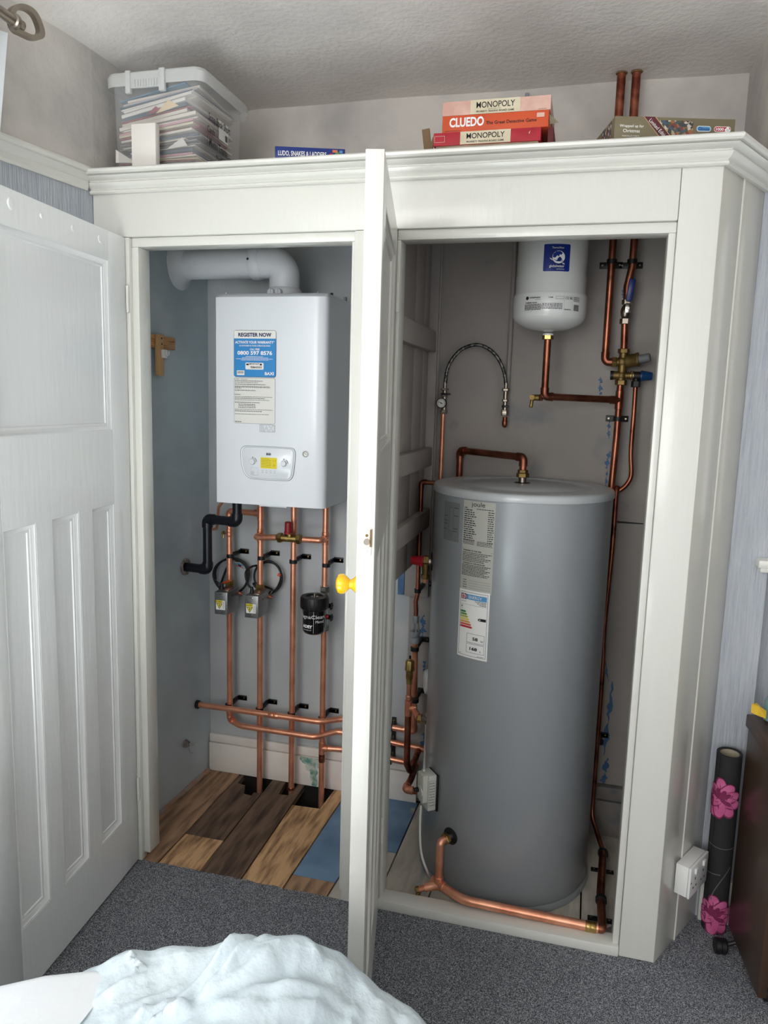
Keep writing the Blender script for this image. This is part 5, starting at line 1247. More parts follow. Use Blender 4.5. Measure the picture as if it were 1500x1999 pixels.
MB().hexn((xt, ye_, tz[1]), (xt, ye_, tz[0]), .0125, 'greyplastic').build('nut', tn)
mb = MB(); mb.lathe([(.0155, tz[6]), (.0155, tz[5]+.004), (.012, tz[5]+.006), (.0135, tz[4]), (.0195, tz[3]), (.0195, tz[3]+.004), (.012, tz[3]+.004)], 'greyplastic', Matrix.Translation((xt, ye_, 0)), 24); mb.build('funnel', tn)
mb = MB()
for k in range(6):
    a = k*math.pi/3+.3; mb.box(-.0022, .0022, -.0012, .0012, 0, tz[1]-tz[3], 'greyplastic', 0, Matrix.Translation((xt, ye_, tz[3])) @ Matrix.Rotation(a, 4, 'Z') @ Matrix.Translation((0, .0155, 0)) @ Matrix.Rotation(R(10), 4, 'X'))
mb.build('cage', tn)
dn = thing('copper_pipe', (xt, 2.53, .5), 'copper pipe from the grey tundish down to the topmost clipped horizontal pipe', 'copper pipe')
zel = A(808, 1427, 2.563).z; xel = A(809, 1427, 2.563).x
MB().tube(fillet([Vector((xt, ye_, tz[-1]+.004)), Vector((xel, 2.545, zel+.10)), Vector((xel, 2.563, zel)), Vector((A(790, 1424, 2.563).x-.004, 2.563, zel+.001))], .02, 7), .0112, 'copper', 18).build('pipe', dn)
elbow(dn, (xel, 2.563, zel), (0, -.05, 1), (-1, 0, 0), .0130, 'copper', .022)
# clips on it
def sclip(px_, py_, label, both=True, Y=ye_, r=.008, xc=None, s=(1,)):
    return wclip(px_, py_, xc if xc is not None else VE(px_, py_, Y).x, label, 'wall clips left of the cylinder', r=r, Y=Y, sides=s, w=.030)
sclip(814, 1153, 'topmost black wall clip left of the cylinder, under the relief valve', s=(-1, 1), xc=xq)
sclip(813, 1267, 'middle black wall clip left of the cylinder, below the tundish', s=(-1, 1), xc=xt, r=.0115)
sclip(812, 1367, 'lowest black wall clip left of the cylinder, beside the round white cover', s=(1,), xc=xt+.002, r=.0115, Y=2.52)
# air vent column in front
yv = 2.40
av = thing('air_vent', A(801, 1335, yv), 'brass automatic air vent with a tiny black cap left of the cylinder', 'air vent')
xv = A(800, 1310, yv).x; Z = lambda y: A(800, y, yv).z
MB().lathe([(.006, Z(1336)), (.0105, Z(1335)), (.0105, Z(1326)), (.0125, Z(1324)), (.0125, Z(1310)), (.0165, Z(1308)), (.0165, Z(1302)), (.0155, Z(1300)), (.0155, Z(1292)), (.013, Z(1289)), (.004, Z(1288)), (.0035, Z(1285))], 'brass', Matrix.Translation((xv, yv, 0)), 28).build('body', av)
MB().cyl((xv, yv, Z(1286)), (xv, yv, Z(1280)), .0038, 'black', 12).build('cap', av)
ap = thing('copper_pipe', (xv, yv, Z(1500)), 'copper pipe below the brass air vent making a tight U turn', 'copper pipe')
z2 = A(762, 1452, 2.563).z
tj = A(818, 1463, 2.563); zu = A(798, 1500, yv+.03).z
MB().tube([(xv, yv, Z(1334)), (xv, yv, Z(1366))], .0085, 'copper', 16).build('pipe', ap)
tee(ap, (xv, yv, Z(1382)), (0, 0, 1), (1, .15, 0), .0130, 'copper', .028)
sleeve(ap, (xv, yv, Z(1362)), (0, 0, 1), .016, .0105)
xm2 = A(795, 1470, yv).x
MB().tube(fillet([Vector((xv, yv, Z(1395))), Vector((xm2, yv, Z(1492))), Vector((xm2+.010, yv+.02, zu-.008)), Vector((tj.x, 2.563, tj.z))], .022, 8), .0112, 'copperdark', 18).build('pipe', ap)
# branch into the cylinder flank
bz_ = Z(1385); ang_ = R(180+4); nb = Vector((math.cos(ang_), math.sin(ang_), 0)); ob_ = Vector((CX, CY, bz_))+nb*CR
MB().cyl((xv+.020, yv+.003, bz_), ob_-Vector((.030, -.02, 0)), .0112, 'copper', 18).build('branch', ap)
mb = MB(); q = ob_-Vector((.030, -.02, 0)); mb.hexn(q-Vector((.004, 0, 0)), q+Vector((.010, 0, 0)), .016, 'brass'); mb.cyl(q+Vector((.008, 0, 0)), ob_+Vector((.004, 0, 0)), .0115, 'nickel', 16); mb.build('nut', ap)
# remaining ends of the three horizontals
h3 = A(790, 1489, 2.563)
lo = thing('copper_pipe', A(792, 1540, 2.3), 'dark copper pipe with an elbow bending forward behind the cream thermostat box', 'copper pipe')
l1 = A(792, 1541, 2.30)
MB().tube(fillet([Vector((A(800, 1490, 2.563).x, 2.563, A(800, 1492, 2.563).z)), A(812, 1495, 2.52), A(803, 1520, 2.38), l1, Vector((CX-CR*.93, 2.31, A(815, 1548, 2.3).z))], .02, 8), .0112, 'copperdark', 18).build('pipe', lo)
elbow(lo, l1, A(803, 1520, 2.38)-l1, Vector((1, .02, -.02)), .0135, 'copper', .024)
MB().tube([Vector((-.50, 2.563, z2)), Vector((A(840, 1468, 2.563).x, 2.563, A(838, 1468, 2.563).z))], .011, 'copper', 18).build('run', p1)
MB().cyl((-.50, 2.563, A(762, 1485, 2.563).z), (A(803, 1492, 2.563).x, 2.563, A(800, 1492, 2.563).z), .011, 'copper', 18).build('pipe', br)
# strip clip holding the three horizontals
st3 = thing('strip_clip', A(768, 1445, 2.59), 'black strip with three pipe clips holding the horizontal pipes left of the cylinder', 'pipe clip')
xa = A(769, 1445, BY).x
MB().box(xa-.008, xa+.008, BY-.008, BY-.0005, A(769, 1490, BY).z, A(769, 1399, BY).z, 'black', .001).build('back_plate', st3)
xr = A(763, 1450, 2.563).x
for py_ in (1421, 1452, 1485):
    zz = A(762, py_, 2.563).z
    mb = MB(); mb.lathe([(.0112, -.006), (.0145, -.006), (.0145, .006), (.0112, .006)], 'black', frame((xr, 2.563, zz), (1, 0, 0)), 22); mb.box(xr-.006, xr+.006, 2.574, BY-.004, zz-.006, zz+.006, 'black', .001); mb.build('ring', st3)
for py_ in (1404, 1435, 1467): MB().cyl((xa, BY-.011, A(769, py_, BY).z), (xa, BY-.007, A(769, py_, BY).z), .003, 'brass', 10).build('screw', st3)
# upper ends of the two pipes between cupboard top and ceiling
for root, px_ in ((ul, 1211), (urr, 1240)):
    x = A(px_, 190, 2.55).x
    MB().tube([(x, 2.55, 2.113), (x, 2.55, 2.503)], .0130, 'copperold', 18).build('upper_pipe', root, label='mottled old copper end above the cupboard')
    mb = MB(); rd = random.Random(px_); mb.tube([Vector((x+.0155*math.cos(k*.52), 2.55+.0145*math.sin(k*.52), 2.500)) for k in range(13)], [rd.uniform(.0015, .0035) for _ in range(13)], 'chip', 6); mb.build('ceiling_collar', root)
x = A(1030, 165, 2.60).x
tp2 = thing('painted_pipe', (x, 2.60, 2.4), 'short thin grey pipe stub on the upper wall behind the board games', 'pipe')
MB().tube([(x, 2.608, 2.113), (x, 2.608, 2.485)], .006, 'greyplastic', 10).build('tube', tp2)

# ================================================================== THINGS ON TOP OF THE CUPBOARD
ZT = 2.1183
# --- clear storage box
sbx = thing('storage_box', (-1.23, 2.16, ZT), 'large clear plastic storage box with handwriting on its side, packed with papers', 'storage box')
def rrloop(x0, x1, y0, y1, r, z, n=5):
    o = []
    for cx_, cy_, a0 in ((x1-r, y0+r, -90), (x1-r, y1-r, 0), (x0+r, y1-r, 90), (x0+r, y0+r, 180)):
        for k in range(n+1):
            a = R(a0+90*k/n); o.append(Vector((cx_+r*math.cos(a), cy_+r*math.sin(a), z)))
    return o
def loft(mb, loops, m, cap0=False, cap1=False):
    n = len(loops[0]); vs = [v for l in loops for v in l]
    fs = [(i*n+k, i*n+(k+1) % n, (i+1)*n+(k+1) % n, (i+1)*n+k) for i in range(len(loops)-1) for k in range(n)]
    if cap0: fs.append(tuple(range(n))[::-1])
    if cap1: fs.append(tuple((len(loops)-1)*n+k for k in range(n)))
    return mb.add(vs, fs, m)
bxo = (-1.362, -1.088, 2.030, 2.300)     # at the bottom
def bl(z, grow, r=.03): return rrloop(bxo[0]-grow*.6, bxo[1]+grow, bxo[2]-grow, bxo[3]+grow, r, z)
mb = MB(); loft(mb, [bl(ZT+.002, -.004), bl(ZT+.008, 0), bl(2.372, .006), bl(2.373, .014), bl(2.376, .014)], 'tubclear', cap0=True); mb.build('tub', sbx)
mb = MB(); loft(mb, [bl(2.355, .021), bl(2.382, .023), bl(2.392, .018), bl(2.393, .008), bl(2.386, .004)], 'tublid', cap1=True); mb.build('lid', sbx)
lx = [A(p_, 130, 2.0).x for p_ in (243, 253, 262, 295, 310, 320)]
mb = MB(); mb.box(lx[0], lx[1], 2.000, 2.012, 2.333, 2.392, 'tublid', .002); mb.box(lx[4]-.002, lx[5], 2.000, 2.012, 2.333, 2.392, 'tublid', .002); mb.box(lx[1], lx[4], 2.002, 2.010, 2.345, 2.386, 'tublid', .002)
for k in range(9): mb.box(lx[2]+(lx[4]-lx[2])*k/9, lx[2]+(lx[4]-lx[2])*k/9+.002, 1.999, 2.003, 2.348, 2.366, 'tublid')
mb.build('clip_handle', sbx)
XS = bxo[1]+.0035
d_ = Decal(lambda u, v, o_: Vector((XS+o_+.004*v/.26, 2.055+u, ZT+v)))
d_.L = .0006
for st, u, v, w_x, h_ in (('Scrap Book Short', .015, .150, .135, .026), ('Cards', .008, .122, .045, .018), ('? Mums Trams', .006, .088, .125, .022), ('To Trent', .062, .052, .07, .022)): d_.text(st, u, v, w_x, h_, 'ink', 3, .012)
d_.build('handwriting', sbx, label='black marker handwriting')
d_ = Decal(lambda u, v, o_: Vector((XS+o_+.003, 2.135+u, ZT+.125+v)))
d_.rect(0, 0, .060, .052, 'labelwhite', 0)
for k in range(10): d_.rect(.040+.0016*k, .004, .0009, .018, 'ink', 1)
d_.build('price_label', sbx)
rd = random.Random(21); z = ZT+.010
k = 0; ty_prev = 0.0
while z < 2.345:
    th_ = rd.choice((.0022, .003, .0035, .006, .009)); w0 = rd.uniform(.205, .252); d0 = rd.uniform(.19, .245)
    cx_ = rd.uniform(bxo[0]+.012+w0/2, max(bxo[0]+.0121+w0/2, bxo[1]-.012-w0/2)); cy_ = bxo[2]+.008+d0/2+rd.uniform(0, .01)
    frac = (z-ZT)/.25
    ty = -min(R(8.5), ty_prev+R(.42)) if frac > .12 else 0.0
    ty_prev = -ty; tx = 0
    wz = abs(math.sin(ty))*w0/2
    zc_ = z+math.tan(abs(ty))*.11*.9
    if zc_+wz+th_ > 2.366: break
    T = Matrix.Translation((cx_, cy_, zc_)) @ Matrix.Rotation(R(rd.uniform(-4, 4)), 4, 'Z') @ Matrix.Rotation(ty, 4, 'Y') @ Matrix.Rotation(tx, 4, 'X')
    mb = MB(); mb.box(-w0/2, w0/2, -d0/2, d0/2, 0, th_, 'paper%d' % rd.choice((0, 0, 0, 1, 2, 2, 2, 4, 4, 5, 6, 7, 7, 7, 8, 13, 13, 10, 3, 9)), 0, T)
    mb.build('paper_bundle', None, label='folded card or paper packed inside the clear storage box', cat='paper', group='papers in the storage box')
    z += th_+rd.uniform(.0010, .0022); k += 1
# a few cards standing proud against the front
for (a, b, c), m_ in (((212+.0, 322), (212, 292), (262, 318)), 'paper7'), (((300, 222), (325, 194), (345, 206)), 'paper10'), (((283, 224), (300, 207), (312, 216)), 'paper3'), (((320, 292), (352, 268), (362, 284)), 'paper7'):
    Yq = bxo[2]+.0035
    P3 = [A(min(max(q[0]+4, 226), 376), min(q[1], 318), Yq) for q in (a, b, c)]
    mb = MB(); mb.add([Vector(p) for p in P3]+[Vector(p)+Vector((0, .0012, 0)) for p in P3], [(0, 1, 2), (3, 5, 4), (0, 3, 4, 1), (1, 4, 5, 2), (2, 5, 3, 0)], m_)
    mb.build('paper_card', None, label='loose card corner poking against the front of the clear storage box', cat='paper', group='card corners in the storage box')
# --- white card box in front
a = A(260, 245, 1.985); b = A(309, 243, 1.985)
wb = MB(); wb.box(a.x, b.x-.003, 1.975, 1.996, ZT+.002, a.z, 'paper7', .001)
wb.box(a.x+.001, b.x-.004, 1.976, 1.995, ZT, ZT+.003, 'paper7')
wb.build('card_box', None, label='small plain white card box standing upright in front of the storage box', cat='box')
# --- helper for boxes given by their top front corners
def ztop_box(p0, p1, zt_, depth):
    u = Vector((p1.x-p0.x, p1.y-p0.y, 0)); w_x = u.length; u.normalize(); v = Vector((-u.y, u.x, 0))
    T = Matrix.Identity(4)
    for i in range(3): T[i][0] = u[i]; T[i][1] = v[i]; T[i][2] = (0, 0, 1)[i]; T[i][3] = (p0.x, p0.y, 0)[i]
    return T, w_x
def frontdecal(T): return Decal(lambda u, v, o_: T @ Vector((u, -.0004-o_, v)))
# ludo
zl = 2.176; p_0 = AZ(537, 285, zl); p_1 = AZ(674, 291, zl)
T, w_x = ztop_box(p_0, p_1, zl, .1)
lu = thing('board_game', (p_0.x, p_0.y, ZT), 'dark blue ludo, snakes and ladders game box lying behind the cornice', 'board game')
MB().box(0, w_x, 0, .15, zl-.034, zl, 'ludoblue', .0015, T).build('lid', lu)
MB().box(.003, w_x-.003, .003, .147, ZT, zl-.030, 'cardtray', .001, T).build('tray', lu)
d_ = frontdecal(T); d_.text('LUDO, SNAKES & LADDERS', w_x*.045, zl-.026, w_x*.69, .015, 'inkwhite', 2, .02)
for k, (a, b, c, m_) in enumerate(((.80, .004, .17, 'ylabel'), (.78, .010, .05, 'red'), (.86, .014, .06, 'en1'), (.88, .005, .07, 'red'), (.82, .019, .08, 'paper12'), (.92, .018, .05, 'energyblue'))): d_.rect(w_x*a, zl-.030+b, w_x*c*.9, .007, m_, 1+k*.3)
d_.build('front_print', lu)
# games stack
def game(z0, z1, xa, xb, Y, parts, lbl, m_lid, tray=None, rot=0, dep=.20):
    T = Matrix.Translation((xa, Y, 0)) @ Matrix.Rotation(R(rot), 4, 'Z'); w_x = xb-xa
    t = thing('board_game', (xa, Y, z0), lbl, 'board game')
    zb = z0+(tray or 0)
    MB().box(0, w_x, 0, dep, zb, z1, m_lid, .0012, T).build('lid', t)
    if tray: MB().box(.006, w_x-.006, .004, dep-.004, z0, zb+.004, 'cardtray', .001, T).build('tray', t)
    return t, T, w_x, zb
zs = [ZT, A(950, 262, 2.03).z-.004, A(960, 219, 2.03).z, A(960, 190, 2.03).z]
z_a = A(950, 254, 2.03).z; z_b = A(960, 220, 2.03).z; z_c = A(960, 191, 2.03).z
x0a, x1a = A(847, 265, 2.03).x, A(1057, 250, 2.03).x
t, T, w_x, zb = game(ZT, z_a, x0a, x1a, 2.03, None, 'tattered red board game box at the bottom of the three-box stack', 'cardred', tray=z_a-ZT-(A(950, 254, 2.03).z-A(950, 280, 2.03).z), rot=0)
d_ = frontdecal(T); h_ = z_a-zb; d_.rect(w_x*.255, zb+.0005, w_x*.47, h_-.001, 'cardcream', 0); d_.text('MONOPOLY', w_x*.315, zb+h_*.42, w_x*.355, h_*.42, 'ink', 1, .012); d_.text('PROPERTY TRADING BOARD GAME', w_x*.315, zb+h_*.13, w_x*.35, h_*.13, 'ink', 1, .02)
d_.frame(w_x*.01, zb+h_*.25, w_x*.10, h_*.5, .0012, 'cardpink', 1); d_.poly([(w_x*.89, zb+h_*.62), (w_x*.905, zb+h_*.78), (w_x*.895, zb+h_*.5)], 'cardcream', 1); d_.build('front_print', t)
mb = MB(); mb.add([T @ Vector(v) for v in ((-.001, .0, ZT+.010), (-.014, .004, ZT+.026), (-.001, .001, z_a-.004), (-.004, .03, ZT+.002))], [(0, 1, 2), (0, 3, 1), (1, 3, 2)], 'cardbrown'); mb.build('torn_flap', t, label='torn brown cardboard flap')
mb = MB(); mb.box(w_x, w_x+.020, .006, .012, ZT+.004, z_a-.004, 'cardbrown', 0, T @ Matrix.Rotation(R(-8), 4, 'Y')); mb.build('torn_flap', t); mb = MB(); mb.box(w_x+.016, w_x+.030, .02, .16, ZT+.001, z_a+.004, 'maroon', 0, T); mb.build('torn_flap', t, label='split maroon side flap')
x0b, x1b = A(863, 250, 2.03).x, A(1072, 222, 2.03).x
t, T, w_x, zb = game(z_a+.0008, z_b, x0b, x1b, 2.034, None, 'orange board game box in the middle of the three-box stack', 'cardorange', rot=0)
d_ = frontdecal(T); h_ = z_b-z_a; d_.text('CLUEDO', w_x*.07, z_a+h_*.30, w_x*.33, h_*.56, 'inkwhite', 1, .035); d_.text('The Great Detective Game', w_x*.42, z_a+h_*.36, w_x*.47, h_*.20, 'ink', 1, .01); d_.words(w_x*.03, z_a+h_*.08, w_x*.15, .001, 'ink', 1, 3); d_.rect(w_x*.89, z_a+h_*.60, w_x*.07, h_*.25, 'cardpink', 1); d_.build('front_print', t)
mb = MB(); mb.add([T @ Vector(v) for v in ((w_x, .01, z_b-.006), (w_x+.024, .03, z_b-.022), (w_x+.002, .02, z_b-.028), (w_x+.004, .05, z_b-.004))], [(0, 2, 1), (0, 1, 3), (2, 3, 1)], 'cardtray'); mb.build('torn_flap', t)
t, T, w_x, zb = game(z_b+.0008, z_c, x0b-.001, A(1076, 200, 2.03).x, 2.036, None, 'faded pink board game box on top of the three-box stack', 'cardpink', rot=0)
d_ = frontdecal(T); h_ = z_c-z_b; d_.rect(w_x*.265, z_b+.0012, w_x*.46, h_-.0016, 'cardcream', 0); d_.text('MONOPOLY', w_x*.32, z_b+h_*.42, w_x*.355, h_*.42, 'ink', 1, .012); d_.text('PROPERTY TRADING BOARD GAME', w_x*.32, z_b+h_*.12, w_x*.35, h_*.13, 'ink', 1, .02); d_.words(w_x*.43, z_b+h_*.32, w_x*.12, .0008, 'ink', 1, 2); d_.words(w_x*.89, z_b+h_*.08, w_x*.07, .0008, 'ink', 1, 5); d_.build('front_print', t)
# jigsaw
zj = 2.171; j0 = AZ(1202, 226, zj); j1 = AZ(1437, 233, zj); jb = AZ(1140, 277, zj)
T, w_x = ztop_box(j0, j1, zj, .1); dep = .24
jg = thing('jigsaw_box', (j0.x, j0.y, ZT), 'olive jigsaw puzzle box with a Christmas picture lying right of the two ceiling pipes', 'jigsaw box')
MB().box(0, w_x, 0, dep, ZT+.003, zj, 'jigolive', .001, T).build('lid', jg); MB().box(.003, w_x-.003, .003, dep-.003, ZT, ZT+.006, 'jigolive', 0, T).build('tray', jg)
h_ = zj-ZT; d_ = frontdecal(T)
d_.text('Wrapped up for', w_x*.04, ZT+h_*.50, w_x*.20, h_*.15, 'labelwhite', 2, .01); d_.text('Christmas', w_x*.07, ZT+h_*.32, w_x*.14, h_*.14, 'labelwhite', 2, .01); d_.text('MARCELLO CORTI', w_x*.065, ZT+h_*.14, w_x*.14, h_*.06, 'labelgrey', 2)
d_.rect(w_x*.37, ZT+h_*.05, w_x*.28, h_*.82, 'artprint', 0); d_.poly([(w_x*.235, ZT+h_), (w_x*.33, ZT+h_), (w_x*.50, ZT+h_*.02), (w_x*.40, ZT+h_*.02)][::-1], 'jigmaroon', 1)
d_.line(w_x*.235, ZT+h_, w_x*.40, ZT+h_*.02, .0014, 'jiggold', 2); d_.line(w_x*.33, ZT+h_, w_x*.50, ZT+h_*.02, .0014, 'jiggold', 2)
vs, fs = text_geo('Limited Edition', 0); ua = Vector((w_x*.285, ZT+h_*.86)); ub = Vector((w_x*.44, ZT+h_*.09)); du = ub-ua; dn_ = Vector((-du.y, du.x)).normalized()*.0085
d_.add([d_.P(*(ua+du*a+dn_*(b-.4)), 3) for a, b in vs], fs, 'labelwhite')
d_.rrect(w_x*.68, ZT+h_*.44, w_x*.12, h_*.24, .006, 'labelwhite', 1); d_.rrect(w_x*.684, ZT+h_*.465, w_x*.112, h_*.19, .005, 'energyblue', 2); d_.text('Gibsons', w_x*.695, ZT+h_*.49, w_x*.09, h_*.13, 'ludoblue', 3, .02)
d_.rrect(w_x*.825, ZT+h_*.44, w_x*.14, h_*.24, .006, 'labelwhite', 1); d_.rrect(w_x*.829, ZT+h_*.465, w_x*.132, h_*.19, .005, 'inkred', 2); d_.text('1000', w_x*.84, ZT+h_*.495, w_x*.065, h_*.12, 'inkwhite', 3, .03)
for a, b in ((.925, .53), (.937, .59), (.947, .51), (.935, .47)): d_.disc(w_x*a, ZT+h_*b, .0035, 'inkwhite', 3)
d_.build('front_print', jg)
d_ = Decal(lambda u, v, o_: T @ Vector((-.0004-o_, dep-u, v))); d_.rect(dep*.55, ZT+.006, dep*.35, h_*.85, 'artprint', 0); d_.rect(dep*.93, ZT+.003, .0012, h_*.95, 'jiggold', 1); d_.build('side_print', jg)

# ================================================================== RIGHT SIDE
n_p = Vector((2.226-FY, -(.420-.2815), 0)).normalized(); o_p = Vector((.2815, FY, 0)); u_p = Vector((.420-.2815, 2.226-FY, 0)).normalized()
def onpanel(px, py, off=0):
    r = _ray(px, py); c0 = Vector((0, 0, CZ)); t = (o_p+n_p*off-c0).dot(n_p)/r.dot(n_p); p = c0+r*t; return (p-o_p).dot(u_p), p.z
s0, zs0 = onpanel(1320, 1684); s1, zs1 = onpanel(1354, 1641); _, zsb = onpanel(1315, 1741)
s1 = max(s1, s0+.120); zs1 = zs0
T = Matrix.Identity(4)
for i in range(3): T[i][0] = u_p[i]; T[i][1] = (0, 0, 1)[i]; T[i][2] = n_p[i]; T[i][3] = (o_p+u_p*s0+Vector((0, 0, zsb)))[i]
sw, sh = s1-s0, zs0-zsb
so = thing('wall_socket', T @ Vector((sw/2, 0, .001)), 'white double wall socket on a raised box low on the splayed side panel', 'socket')
MB().box(0, sw, 0, sh, .001, .036, 'whiteplastic', .002, T).build('back_box', so)
fpq = MB(); fpq.box(-.001, sw+.001, -.001, sh+.001, .0365, .044, 'whiteplastic', .002, T); fpo = fpq.build('face_plate', so)
for cx_ in (sw*.27, sw*.73):
    MB().box(cx_-.008, cx_+.008, sh*.72, sh*.90, .0435, .049, 'whiteplastic', .001, T).build('switch', fpo)
    for a, b, c, d2_ in ((-.003, .003, .50, .58), (-.014, -.007, .25, .30), (.007, .014, .25, .30)): 
        MB().box(cx_+a, cx_+b, sh*c, sh*d2_, .0435, .0443, 'ink', 0, T).build('pin_hole', fpo)
MB().cyl(T @ Vector((sw*.05, sh*.5, .043)), T @ Vector((sw*.05, sh*.5, .0448)), .0028, 'nickel', 10).build('screw', fpo)
# rolled mat
mt = A(1426, 1469, 2.165); mb0 = AZ(1393, 1812, 0); mb0.z = .006
ax = (mt-mb0); Lm = ax.length; mr = .0345
Tm = frame(mb0, ax)
rm = thing('rolled_mat', mb0, 'rolled black exercise mat printed with pink flowers, standing between cupboard and dark desk', 'mat')
mb = MB(); vs = []; n = 90; turns = 2.6; rin = mr*.80
pr = []
for k in range(n+1):
    a = 2*math.pi*turns*k/n; rr = rin+(mr-rin)*k/n; pr.append((rr*math.cos(a), rr*math.sin(a)))
th_ = .0026
for zz in (0, Lm):
    for x, y in pr:
        l = math.hypot(x, y); vs.append((x, y, zz)); vs.append((x*(l-th_)/l, y*(l-th_)/l, zz))
m2_ = 2*(n+1); fs = []
for k in range(n):
    o0, i0, o1, i1 = 2*k, 2*k+1, 2*k+2, 2*k+3
    fs += [(o0, o1, m2_+o1, m2_+o0), (i0, m2_+i0, m2_+i1, i1), (m2_+o0, m2_+o1, m2_+i1, m2_+i0), (o0, i0, i1, o1)]
mb.add(vs, fs, 'matblack', Tm); mb.add(vs, [f for f in fs[1::4]], 'matinner', Tm @ Matrix.Scale(.995, 4)); mb.build('roll', rm)
q = Tm.inverted() @ Vector((0, 0, CZ)); acam = math.atan2(q.y, q.x)
d_ = Decal(lambda u, v, o_: Tm @ Vector(((mr+.0006+o_)*math.cos(acam+u/mr), (mr+.0006+o_)*math.sin(acam+u/mr), v)), .004)
def petal(cu, cv, ang, L, w, m, l):
    pts = []
    for k in range(13):
        t = math.pi*k/12; pts.append((L*(1-math.cos(t))/2, w*math.sin(t)**.8*.5))
    pts += [(a, -b) for a, b in pts[1:-1][::-1]]
    ca, sa = math.cos(ang), math.sin(ang); c = (cu+ca*L/2, cv+sa*L/2)
    ring_ = [(cu+a*ca-b*sa, cv+a*sa+b*ca) for a, b in pts]; k = len(ring_)
    d_.add([d_.P(*c, l)]+[d_.P(a, b, l) for a, b in ring_], [(0, 1+i, 1+(i+1) % k) for i in range(k)], m)
fv = lambda py: Lm*(1812-py)/(1812-1469)
for cu, cy_, S in ((-.012, 1548, 1.0), (-.002, 1775, 1.05), (-.05, 1560, .8)):
    cv = fv(cy_); kk = 0
    for ang, L_p in ((95, .062), (140, .05), (60, .055), (20, .052), (-20, .055), (-60, .060), (-95, .062), (180, .045), (215, .05)):
        petal(cu, cv, R(ang), L_p*S, .034*S, 'petaldark', 1+kk*.5); petal(cu+.001, cv+.001, R(ang), L_p*S*.93, .029*S, 'petal', 1.25+kk*.5); kk += 1
    for ang in (70, 110, 40, -30, 150): petal(cu, cv, R(ang), .030*S, .012*S, 'petaldark', 7)
d_.build('flower_print', rm, label='pink flower print')
d_ = Decal(lambda u, v, o_: Tm @ Vector(((mr+.0006+o_)*math.cos(acam+u/mr), (mr+.0006+o_)*math.sin(acam+u/mr), v)), .004)
d_.grid(lambda u, v: d_.P(-.04+.08*u, fv(1640)-.004*math.sin(u*3)+.0025*v, 1), 16, 1, 'stem'); d_.grid(lambda u, v: d_.P(-.015+.045*u**1.5+.003*v, fv(1745)+.11*u, 1), 16, 1, 'stem'); d_.grid(lambda u, v: d_.P(-.035+.04*u, fv(1697)+.006*u+.003*v, 1), 10, 1, 'stem')
d_.build('stem_print', rm, label='thin grey stem lines')
# desk
dk0 = Vector((.495, 2.150, 0)); du_ = Vector((.080, -.997, 0)).normalized(); dv_ = Vector((-du_.y, du_.x, 0))     # du: to the front, dv: to the right
Td = Matrix.Identity(4)
for i in range(3): Td[i][0] = du_[i]; Td[i][1] = dv_[i]; Td[i][2] = (0, 0, 1)[i]; Td[i][3] = dk0[i]
fe = AX(1478, 1860, .511).y; dd_ = (2.175-fe)/.997
zdt = AX(1458, 1390, .489).z
dsk = thing('desk', Td @ Vector((dd_/2, .45, 0)), 'dark brown wooden desk with oak drawers cut off by the right edge', 'desk')
MB().box(0, dd_, 0, .022, .045, zdt-.035, 'walnut', .001, Td).build('side_panel', dsk)
MB().box(0, dd_, .80, .822, .045, zdt-.035, 'walnut', .001, Td).build('side_panel', dsk)
MB().box(-.003, dd_+.02, -.008, .86, zdt-.035, zdt, 'walnuttop', .003, Td).build('top', dsk)
MB().box(.03, .045, .022, .80, .2, zdt-.035, 'walnut', .001, Td).build('back_panel', dsk)
for z0_, z1_ in ((.06, .175), (.18, .385), (.39, .56)):
    dr = MB().box(dd_-.30, dd_-.006, .030, .42, z0_, z1_, 'oak', .002, Td).build('drawer', dsk)
    MB().box(dd_-.006, dd_+.012, .18, .28, (z0_+z1_)/2-.006, (z0_+z1_)/2+.006, 'walnut', .003, Td).build('drawer_handle', dr)
MB().cyl(Td @ Vector((.25, -.010, zdt-.018)), Td @ Vector((.25, -.006, zdt-.018)), .006, 'ink', 12).build('screw_cover', dsk)
cs = AZ(1410, 1848, .022)
for q, nm in ((cs, 0), (Td @ Vector((dd_-.05, .05, .022)), 1), (Td @ Vector((.06, .76, .022)), 2), (Td @ Vector((dd_-.05, .76, .022)), 3)):
    q = Vector((q.x, q.y, .024)); mb = MB(); mb.lathe([(.019, -.020), (.0215, -.018), (.0215, -.007), (.0195, -.006), (.0195, -.004), (.0215, -.003), (.0215, .008), (.018, .012)], 'black', frame(q, dv_+Vector((0, 0, .0)), (0, 0, 1)), 28); wh = mb.build('caster', dsk)
    if nm: MB().cyl((q.x, q.y, .02), (q.x, q.y, .05), .006, 'black', 10).build('stem', wh)
    else: MB().cyl((q.x, q.y, .024), q+dv_*.06+Vector((0, 0, .03)), .006, 'black', 10).build('stem', wh)
